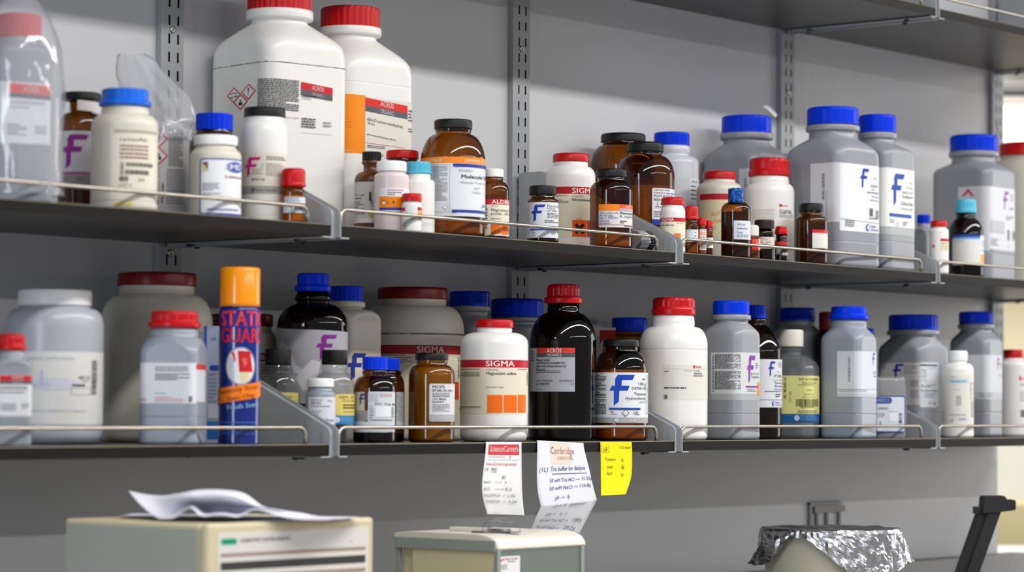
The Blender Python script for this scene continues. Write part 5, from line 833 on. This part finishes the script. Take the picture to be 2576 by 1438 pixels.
# left instrument
P0 = atD(522, 1317, 2.86); wx = along(P0, Vector((1, 0, 0)), 941); wy_ = along(P0, Vector((0, 1, 0)), 163)
root = thing('bench_instrument', 'beige boxy laboratory instrument with white front panel, papers on top', 'instrument', (P0.x, P0.y, ZB)); hz = P0.z-ZB
bm = bmesh.new(); box(bm, 0, wx, 0, .012, .004, hz, .004, seg=3); box(bm, .0005, wx-.0005, .0125, wy_, .004, hz-.001, .003); bmesh.ops.translate(bm, verts=bm.verts, vec=(0, 0, 0)); link('housing', finish(bm, 'housing', beige, smooth=False), root)
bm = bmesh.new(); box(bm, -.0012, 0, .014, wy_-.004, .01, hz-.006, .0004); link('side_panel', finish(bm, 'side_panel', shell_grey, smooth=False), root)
k = 2.86/F; px = lambda x: (x-522)/(941-522)*wx; pz = lambda y: hz-(y-1317)*k
pt = Print(lambda s, z, o_: (s, -.0006-o_, z), px, pz, k, 9)
bm = bmesh.new(); box(bm, px(546), px(926), -.0006, .002, .02, pz(1342), .0002); link('front_panel', finish(bm, 'front_panel', mat('off_white_panel', '#d3cfc9', .45), smooth=False), root)
run(pt, [('rect', 553, 592, 1356, 1372, '#2fa887', {'r': 7}), ('text', 558, 1368, 8, 'LIGHTN', '#1c6a58', 588, 1), ('text', 600, 1367, 9, 'SCIENTIFIC INSTRUMENTS', '#a09a96', 722, 1), ('rect', 553, 917, 1394, 1402, '#9a8478'), ('rect', 553, 917, 1416, 1436, '#3a3a3a'), ('rect', 553, 917, 1450, 1460, '#9a8478'), ('ell', 880, 1378, 3, 3, '#b8b4ae')])
pt.done('panel_print', root)
for x in (.02, wx-.02):
    for y in (.02, wy_-.02):
        bm = bmesh.new(); loft(bm, [[(x+.012*math.cos(a*math.pi/8), y+.012*math.sin(a*math.pi/8), z) for a in range(16)] for z in (0, .0045)]); link('foot', finish(bm, 'foot', boltm), root)
# papers on the instrument
def loose_sheet(name, label, pts, zbase, seed, col='#dcdbe4', lift=1):
    """pts: grid of photo columns/rows at distances: rows of (x, y, dist)"""
    g = [[atD(*p) for p in r_] for r_ in pts]; O = g[0][0].copy(); O.z = zbase
    root = thing(name, label, 'paper', tuple(O)); nu, nv = 40, 16; bm = bmesh.new(); R_, C_ = len(g), len(g[0])
    def cr1(p0, p1, p2, p3, t): return .5*((2*p1)+(p2-p0)*t+(2*p0-5*p1+4*p2-p3)*t*t+(3*p1-p0-3*p2+p3)*t**3)
    def ev(u, v):
        fu, fv = u*(C_-1), v*(R_-1); i, j = min(int(fu), C_-2), min(int(fv), R_-2); tu, tv = fu-i, fv-j
        row = lambda jj: cr1(g[jj][max(0, i-1)], g[jj][i], g[jj][i+1], g[jj][min(C_-1, i+2)], tu)
        return cr1(row(max(0, j-1)), row(j), row(j+1), row(min(R_-1, j+2)), tv)
    gv = []
    for b in range(nv+1):
        rr = []
        for a in range(nu+1):
            p = ev(a/nu, b/nv); p.z = max(p.z, zbase+.0008); rr.append(bm.verts.new(p-O))
        gv.append(rr)
    for b in range(nv):
        for a in range(nu): bm.faces.new((gv[b][a], gv[b][a+1], gv[b+1][a+1], gv[b+1][a]))
    o_ = link('sheet', finish(bm, 'sheet', mat('paper_'+col.lstrip('#'), col, .7, spec=.2)), root); so_ = o_.modifiers.new('thickness', 'SOLIDIFY'); so_.thickness = .0003
ztop = P0.z
loose_sheet('loose_paper', 'flat white sheet under the crumpled one on the instrument', [[(300, 1306, 3.02), (520, 1311, 2.98), (700, 1316, 2.94), (860, 1318, 2.98)], [(330, 1300, 3.09), (560, 1303, 3.06), (760, 1310, 3.04), (905, 1314, 3.03)]], ztop+.0006, 1)
loose_sheet('crumpled_paper', 'crumpled white paper with a raised fold on top of the beige instrument', [
    [(398, 1303, 2.93), (440, 1301, 2.92), (478, 1276, 2.91), (508, 1297, 2.91), (556, 1293, 2.91), (600, 1299, 2.91), (645, 1280, 2.92), (720, 1301, 2.93), (830, 1313, 2.94)],
    [(380, 1292, 2.95), (430, 1290, 2.96), (482, 1268, 2.98), (520, 1280, 3.0), (560, 1279, 3.0), (604, 1283, 3.0), (650, 1276, 2.98), (735, 1297, 2.97), (816, 1304, 2.97)],
    [(352, 1268, 2.98), (405, 1270, 2.98), (462, 1250, 2.94), (512, 1246, 2.94), (556, 1246, 2.94), (606, 1256, 2.94), (648, 1273, 2.96), (735, 1288, 2.98), (800, 1298, 2.99)],
    [(336, 1250, 3.0), (385, 1254, 3.0), (452, 1240, 2.98), (505, 1232, 2.98), (560, 1232, 2.98), (612, 1240, 2.98), (660, 1272, 3.0), (730, 1286, 3.0), (790, 1296, 3.01)],
    [(322, 1233, 3.03), (372, 1243, 3.03), (434, 1246, 3.04), (490, 1233, 3.04), (566, 1233, 3.04), (622, 1246, 3.04), (680, 1283, 3.03), (750, 1288, 3.03), (780, 1294, 3.03)]], ztop+.0012, 2)
# balance with glass draught shield
P0 = atD(1252, 1384, 3.30); wx = along(P0, Vector((1, 0, 0)), 1474); wy_ = along(P0, Vector((0, 1, 0)), 991); k = 3.30/F
root = thing('analytical_balance', 'analytical balance with cream lid and glass draught shield', 'balance', (P0.x, P0.y, ZB)); hz = P0.z-ZB
lidm = mat('cream_balance_lid', '#d6d2c4', .42); framem = mat('grey_green_frame', '#8d958f', .4)
bm = bmesh.new(); th_ = 26*k; d = wy_
prof = [(-.0, 0), (-.0, 9*k), (.006, 26*k), (.016, 34*k), (.03, 38*k), (d*.9, 38*k), (d, 34*k), (d, 0)]
prism(bm, [(y, z+hz) for y, z in prof], 0, wx, 'x'); bmesh.ops.bevel(bm, geom=[e for e in bm.edges], offset=.0012, segments=2, affect='EDGES'); link('lid', finish(bm, 'lid', lidm, smooth=False), root)
bm = bmesh.new(); box(bm, -.003, -.0005, .002, d-.002, hz-.002, hz+24*k, .0008); link('lid_rail', finish(bm, 'lid_rail', framem, smooth=False), root, label='grey-green side rail of the lid')
for x, y in ((.003, .003), (wx-.006, .003), (.003, d-.006), (wx-.006, d-.006)):
    bm = bmesh.new(); box(bm, x-.003, x+.003, y-.003, y+.003, .05, hz); link('corner_post', finish(bm, 'corner_post', framem, smooth=False), root)
bm = bmesh.new(); box(bm, .0004, .004, .006, d*.82, .05, hz-.001, .0008); link('side_panel', finish(bm, 'side_panel', mat('beige_back', '#cdc4a0', .5), smooth=False), root)
bm = bmesh.new(); box(bm, 0, wx, 0, d, .008, .05, .006); link('base', finish(bm, 'base', lidm, smooth=False), root)
bm = bmesh.new(); box(bm, .008, wx-.008, d-.03, d-.008, .05, hz-.001, .002); link('rear_housing', finish(bm, 'rear_housing', mat('beige_back', '#cdc4a0', .5), smooth=False), root)
gm = glass('shield_glass', (.86, .9, .87), (.55, .62, .58), .03, .22, '#b4beb6')
for nm, a in (('front_glass', (.007, wx-.009, .001, .0035)), ('side_glass', (wx-.003, wx-.0008, .008, d-.010))):
    bm = bmesh.new(); box(bm, *a, .05, hz-.0005); link(nm, finish(bm, nm, gm, smooth=False), root)
bm = bmesh.new(); loft(bm, [[(wx/2+r_*math.cos(a*math.pi/20), d*.42+r_*math.sin(a*math.pi/20), z) for a in range(40)] for r_, z in ((.006, .05), (.006, .075), (.04, .078), (.04, .081))]); link('weighing_pan', finish(bm, 'weighing_pan', screwm), root)
bm = bmesh.new(); box(bm, .05, .062, d*.18, d*.72, hz+38*k, hz+49*k, .001); link('lid_grip', finish(bm, 'lid_grip', lidm, smooth=False), root)
pt = Print(lambda s, z, o_: (s, .001-o_, z), lambda x: (x-1252)/(1474-1252)*wx, lambda y: hz-(y-1384)*k, k, 9)
run(pt, [('rect', 1257, 1308, 1400, 1450, '#e2e0e0', {'r': 3}), ('poly', [(1259, 1410), (1268, 1404), (1270, 1408), (1261, 1414)], '#d0402c'), ('text', 1271, 1409, 5, 'Fisher Scientific', '#8a4a44', 1303, 1), ('text', 1278, 1415, 4, 'Service', '#8a4a44', 1296, 1), ('micro', 1260, 1278, 1420, 1434, 4, '#9a9a9c')])
pt.done('sticker', root, label='white service sticker with a red mark')
# metal spring clip on the lid
P = atD(1262, 1338, 3.36); k = 3.36/F; zlid = ZB+hz+38*(3.30/F)
root = thing('metal_clip', 'shiny bent metal clip resting on the balance lid', 'clip', (P.x, P.y, zlid), ROTZ)
clipm = mat('polished_steel', '#b0b2b6', .18, metal=1)
def ribbon(bm, pts, y0, y1, t):
    for a, b in zip(pts, pts[1:]):
        d_ = Vector((b[0]-a[0], b[1]-a[1])).normalized(); n_ = Vector((-d_.y, d_.x))*t
        prism(bm, [(a[0], a[1]), (b[0], b[1]), (b[0]+n_.x, b[1]+n_.y), (a[0]+n_.x, a[1]+n_.y)], y0, y1, 'y')
bm = bmesh.new(); q = lambda L_: [(x*k, z*k+.0004) for x, z in L_]
ribbon(bm, q([(-46, 0), (-46, 18), (-40, 22), (-10, 30), (6, 24), (30, 26), (44, 18), (46, 2)]), -.006, .006, .0008)
ribbon(bm, q([(-44, 22), (-14, 34), (8, 36), (14, 30), (-4, 20), (-36, 12)]), -.0045, .0045, .0008)
ribbon(bm, q([(-46, 1), (-10, 2), (20, 2), (46, 2)]), -.006, .006, .001); link('spring_blade', finish(bm, 'spring_blade', clipm, smooth=False), root)
bm = bmesh.new(); tube(bm, [(-76*k, 0, 3*k), (-40*k, 0, 3*k)], .0010, 8); link('pin', finish(bm, 'pin', boltm), root)
# ------------------------------------------------------------------ foil-covered beaker
P = atD(2090, 1400, 4.02); k = 4.02/F; R = 172*k; zr = P.z+(1400-1330)*k-ZB
root = thing('beaker', 'large translucent beaker of tan liquid under a foil cover', 'beaker', (P.x, P.y, ZB), ROTZ)
bm = bmesh.new(); loft(bm, [[(r_*math.cos(a*math.pi/36), r_*math.sin(a*math.pi/36), z) for a in range(72)] for r_, z in ((R*.90, 0), (R*.94, .006), (R*.95, .02), (R*.96, zr-.012), (R*.985, zr-.003), (R*.985, zr-.0008))]); link('vessel', finish(bm, 'vessel', mat('frosted_tan_vessel', '#b4af9e', .35, noise_amt=.05, nscale=12)), root)
foil = mat('crinkled_foil', '#c9c9cc', .24, metal=1, bump=.3, bscale=150)
root = thing('foil_cover', 'crinkled aluminium foil draped over the tan beaker', 'foil', (P.x, P.y, ZB+zr), ROTZ)
bm = bmesh.new(); rings = []; n = 150
def hem(a):
    """how far the foil hangs, by direction (degrees, -90 faces the viewer)"""
    tab = [(-180, 86), (-170, 88), (-160, 92), (-150, 84), (-142, 60), (-134, 28), (-126, 16), (-116, 18), (-108, 36), (-98, 62), (-90, 84), (-80, 112), (-70, 130), (-55, 128), (-42, 118), (-30, 98), (-20, 76), (-8, 82), (10, 92), (60, 110), (120, 100), (160, 90), (180, 86)]
    for (x0, y0), (x1, y1) in zip(tab, tab[1:]):
        if x0 <= a <= x1: return y0+(y1-y0)*(a-x0)/(x1-x0)
    return 90
ts = [0, .25, .5, .7, .85, .95, 1.0]
def fn(v, s): return noise.noise(Vector(v)*s)
for t in ts:
    r_ = []
    for j in range(n):
        a = -math.pi+2*math.pi*j/n; rr = R*1.012*t
        z = .0016+.0016*fn((math.cos(a)*t, math.sin(a)*t, 3), 4)*(1 if t > .1 else 0)+.001*abs(fn((math.cos(a)*t, math.sin(a)*t, 1), 11))
        r_.append((rr*math.cos(a), rr*math.sin(a), z))
    rings.append(r_)
M_ = 18
for m in range(1, M_+1):
    t = m/M_; r_ = []
    for j in range(n):
        a = -math.pi+2*math.pi*j/n; h = hem(math.degrees(a))*k*(1+.10*fn((math.cos(a), math.sin(a), 9), 8)); dz = h*t
        fold = .0030*fn((math.cos(a)*3, math.sin(a)*3, dz*14), 3.2)*min(1, t*4)+.0042*(abs(fn((math.cos(a)*7, math.sin(a)*7, dz*28), 1.6))-.1)*min(1, t*5)+.0016*fn((math.cos(a)*18, math.sin(a)*18, dz*170), 1.0)
        flare = .010*max(0, 1-abs(math.degrees(a)+168)/24)*t*t*2.0+.0035*t*t
        flare += .014*max(0, 1-abs(math.degrees(a)+8)/30)*t
        rr = R*1.012+.0016+max(-.0004, fold)+flare
        r_.append((rr*math.cos(a), rr*math.sin(a), .0008-dz+.002*fn((math.cos(a)*6, math.sin(a)*6, t*5), 2)*t))
    rings.append(r_)
loft(bm, rings, close=False); o = link('sheet', finish(bm, 'sheet', foil, smooth=False), root)
# ------------------------------------------------------------------ black stand
P = atD(2450, 1438, 4.35); k = 4.35/F
root = thing('black_stand', 'leaning black plastic stand with a notched head at right', 'stand', (P.x, P.y, ZB), ROTZ); zz = lambda y: P.z-ZB+(1438-y)*k; xx = lambda x: (x-2450)*k
blk = mat('matte_black_plastic', '#0c0d0e', .5); blk2 = mat('worn_black_plastic', '#161617', .5)
bm = bmesh.new()
sl = (2484-2432)/(1438-1290)
X = lambda x, y: xx(x-(y-1290)*sl)
yb = 1438+(P.z-ZB)/k*.999
prism(bm, [(X(2462, 1286), zz(1286)), (X(2482, 1286), zz(1286)), (X(2482, yb), 0.004), (X(2462, yb), 0.004)], -.012, .030, 'y')
link('rear_column', finish(bm, 'rear_column', blk, smooth=False), root)
bm = bmesh.new(); prism(bm, [(X(2480, 1284), zz(1284)), (X(2512, 1284), zz(1284)), (X(2512, yb), 0.004), (X(2480, yb), 0.004)], -.018, .018, 'y'); link('front_column', finish(bm, 'front_column', blk2, smooth=False), root)
bm = bmesh.new(); prism(bm, [(xx(2466), zz(1290)), (xx(2470), zz(1247)), (xx(2524), zz(1246)), (xx(2526), zz(1256)), (xx(2550), zz(1256)), (xx(2550), zz(1281)), (xx(2512), zz(1286))], -.022, .022, 'y'); bmesh.ops.bevel(bm, geom=bm.edges[:], offset=.0012, segments=2, affect='EDGES'); link('head', finish(bm, 'head', blk2, smooth=False), root)
bm = bmesh.new(); box(bm, xx(2450), xx(2468), -.012, .012, zz(1292), zz(1274), .001); link('thumb_wheel', finish(bm, 'thumb_wheel', blk2, smooth=False), root)
bm = bmesh.new(); box(bm, X(2462, yb)-.06, X(2482, yb)+.09, -.06, .06, 0, .006, .002); link('base_plate', finish(bm, 'base_plate', blk, smooth=False), root)
# ------------------------------------------------------------------ small wire holder on the wall
P = atY(2082, 1300, WALL-.006); k = (P-CAM).dot(cd)/F
root = thing('wall_holder', 'faint grey plastic holder fixed to the wall behind the foil', 'holder', tuple(P)); q = .632
hm = mat('grey_wall_holder', '#7f7f80', .5)
bm = bmesh.new(); f_ = lambda x: (x-2082)*k/q; h_ = lambda y: (1300-y)*k
for x0, x1, y0, y1 in ((2032, 2124, 1262, 1268), (2046, 2134, 1272, 1288), (2032, 2039, 1262, 1345), (2052, 2059, 1286, 1345), (2081, 2087, 1286, 1345), (2117, 2123, 1286, 1345)): box(bm, f_(x0), f_(x1), 0 if y1 < 1300 else .001, .0058, h_(y1), h_(y0))
link('frame', finish(bm, 'frame', hm, smooth=False), root)
# ================================================================== ROOM BEYOND THE OPEN END
far = mat('far_white_wall', '#e6e4de', .6)
bm = bmesh.new(); box(bm, 5.2, 9, 3.1, 3.2, 0, 3.1); structure('wall_far', bm, far)
def farbox(name, label, cat, x0, x1, y0, y1, dist, col, depth=.3, parts=None):
    a = atD(x0, y1, dist); b = atD(x1, y0, dist); k = dist/F; cx = atD((x0+x1)/2, y1, dist)
    if y1 > 2000: cx.z = 0
    root = thing(name, label, cat, tuple(cx), ROTZ); w = (x1-x0)*k/2; h = atD((x0+x1)/2, y0, dist).z-cx.z
    bm = bmesh.new(); box(bm, -w, w, 0, depth, 0, h, .004); link('case', finish(bm, 'case', mat('far_'+col.lstrip('#'), col, .5), smooth=False), root)
    for nm, px0, px1, py0, py1, c in parts or ():
        bm = bmesh.new(); box(bm, (px0-(x0+x1)/2)*k, (px1-(x0+x1)/2)*k, -.012, -.0005, (y1-py1)*k, (y1-py0)*k, .002); link(nm, finish(bm, nm, mat('far_'+c.lstrip('#'), c, .5), smooth=False), root)
    return root
DF = 7.6
farbox('wall_cabinet', 'white wall cabinet with dark rail seen past the open shelf end', 'cabinet', 2440, 2760, 150, 380, DF, '#d8d8d2', .35, [('cornice', 2440, 2760, 196, 216, '#b3b1a6'), ('handle_rail', 2440, 2760, 224, 240, '#2c2a28'), ('door_strip', 2440, 2760, 246, 258, '#bdb0a6')])
farbox('wall_mounted_cupboard', 'cream cupboard seen between the shelves at the open end', 'cupboard', 2440, 2780, 700, 905, DF+.7, '#d2c4a2', .4)  # cupboard box hangs in mid-air, fixed to no wall
farbox('wall_mounted_panel', 'white panel seen below the lower shelf at the open end', 'panel', 2440, 2780, 1010, 1262, DF-.25, '#bfbdb7', .1)  # panel floats free, with no wall carrying it
farbox('beige_drawer_unit', 'beige drawer unit low beyond the black stand', 'drawers', 2440, 2780, 1268, 2385, DF-.7, '#b9ae84', .4)
farbox('grey_filing_unit', 'dim grey unit high beyond the top shelf end', 'cabinet', 2440, 2760, -160, 70, DF-.3, '#7c7b76', .4)
farbox('low_white_unit', 'pale low cupboard at the lower right corner', 'cupboard', 2440, 2780, 1396, 2440, DF-1.3, '#d8d6d0', .4)
# ================================================================== LIGHT
def area(name, loc, target, sx_, sy_, power, col=(1, 1, 1), spread=180):
    l = bpy.data.lights.new(name, 'AREA'); l.shape = 'RECTANGLE'; l.size = sx_; l.size_y = sy_; l.energy = power; l.color = col; l.spread = math.radians(spread)
    o = bpy.data.objects.new(name, l); COL.objects.link(o); o.location = loc
    dv = Vector(target)-Vector(loc); o.rotation_euler = dv.to_track_quat('-Z', 'Y').to_euler(); return o
# fluorescent strips run parallel to the shelves
for nm, x, y, z, p in (('ceiling_strip_near', 1.0, -1.35, 2.70, 82), ('ceiling_strip_far', 1.0, -4.0, 2.70, 100)):
    o = area(nm, (x, y, z), (x, y, 0), 5.0, .11, p, (1, .985, .96)); o.rotation_euler = (0, 0, 0)
area('window_daylight', (-4.6, -1.2, 1.95), (0, -.35, 1.8), .55, 1.8, 45, (.72, .85, 1))
area('window_daylight_end', (5.2, -1.6, 1.9), (2.0, -.1, 1.7), 1.8, 1.6, 30, (1, .97, .93))
area('far_room_fill', (3.2, .75, 2.9), (4.4, 1.6, 1.4), 1.6, .3, 66, (1, .99, .96))  # added lamp that brightens the units past the open end
w = bpy.data.worlds.new('room_ambience'); S.world = w; w.use_nodes = True
w.node_tree.nodes['Background'].inputs['Color'].default_value = (.93, .95, 1, 1); w.node_tree.nodes['Background'].inputs['Strength'].default_value = .335
S.view_settings.view_transform = 'Standard'; S.view_settings.look = 'None'; S.view_settings.exposure = 0; S.view_settings.gamma = 1; S.view_settings.use_curve_mapping = False
S.cycles.transparent_max_bounces = 32; S.cycles.max_bounces = 8; S.cycles.caustics_reflective = False; S.cycles.caustics_refractive = False
S.cycles.sample_clamp_indirect = 6
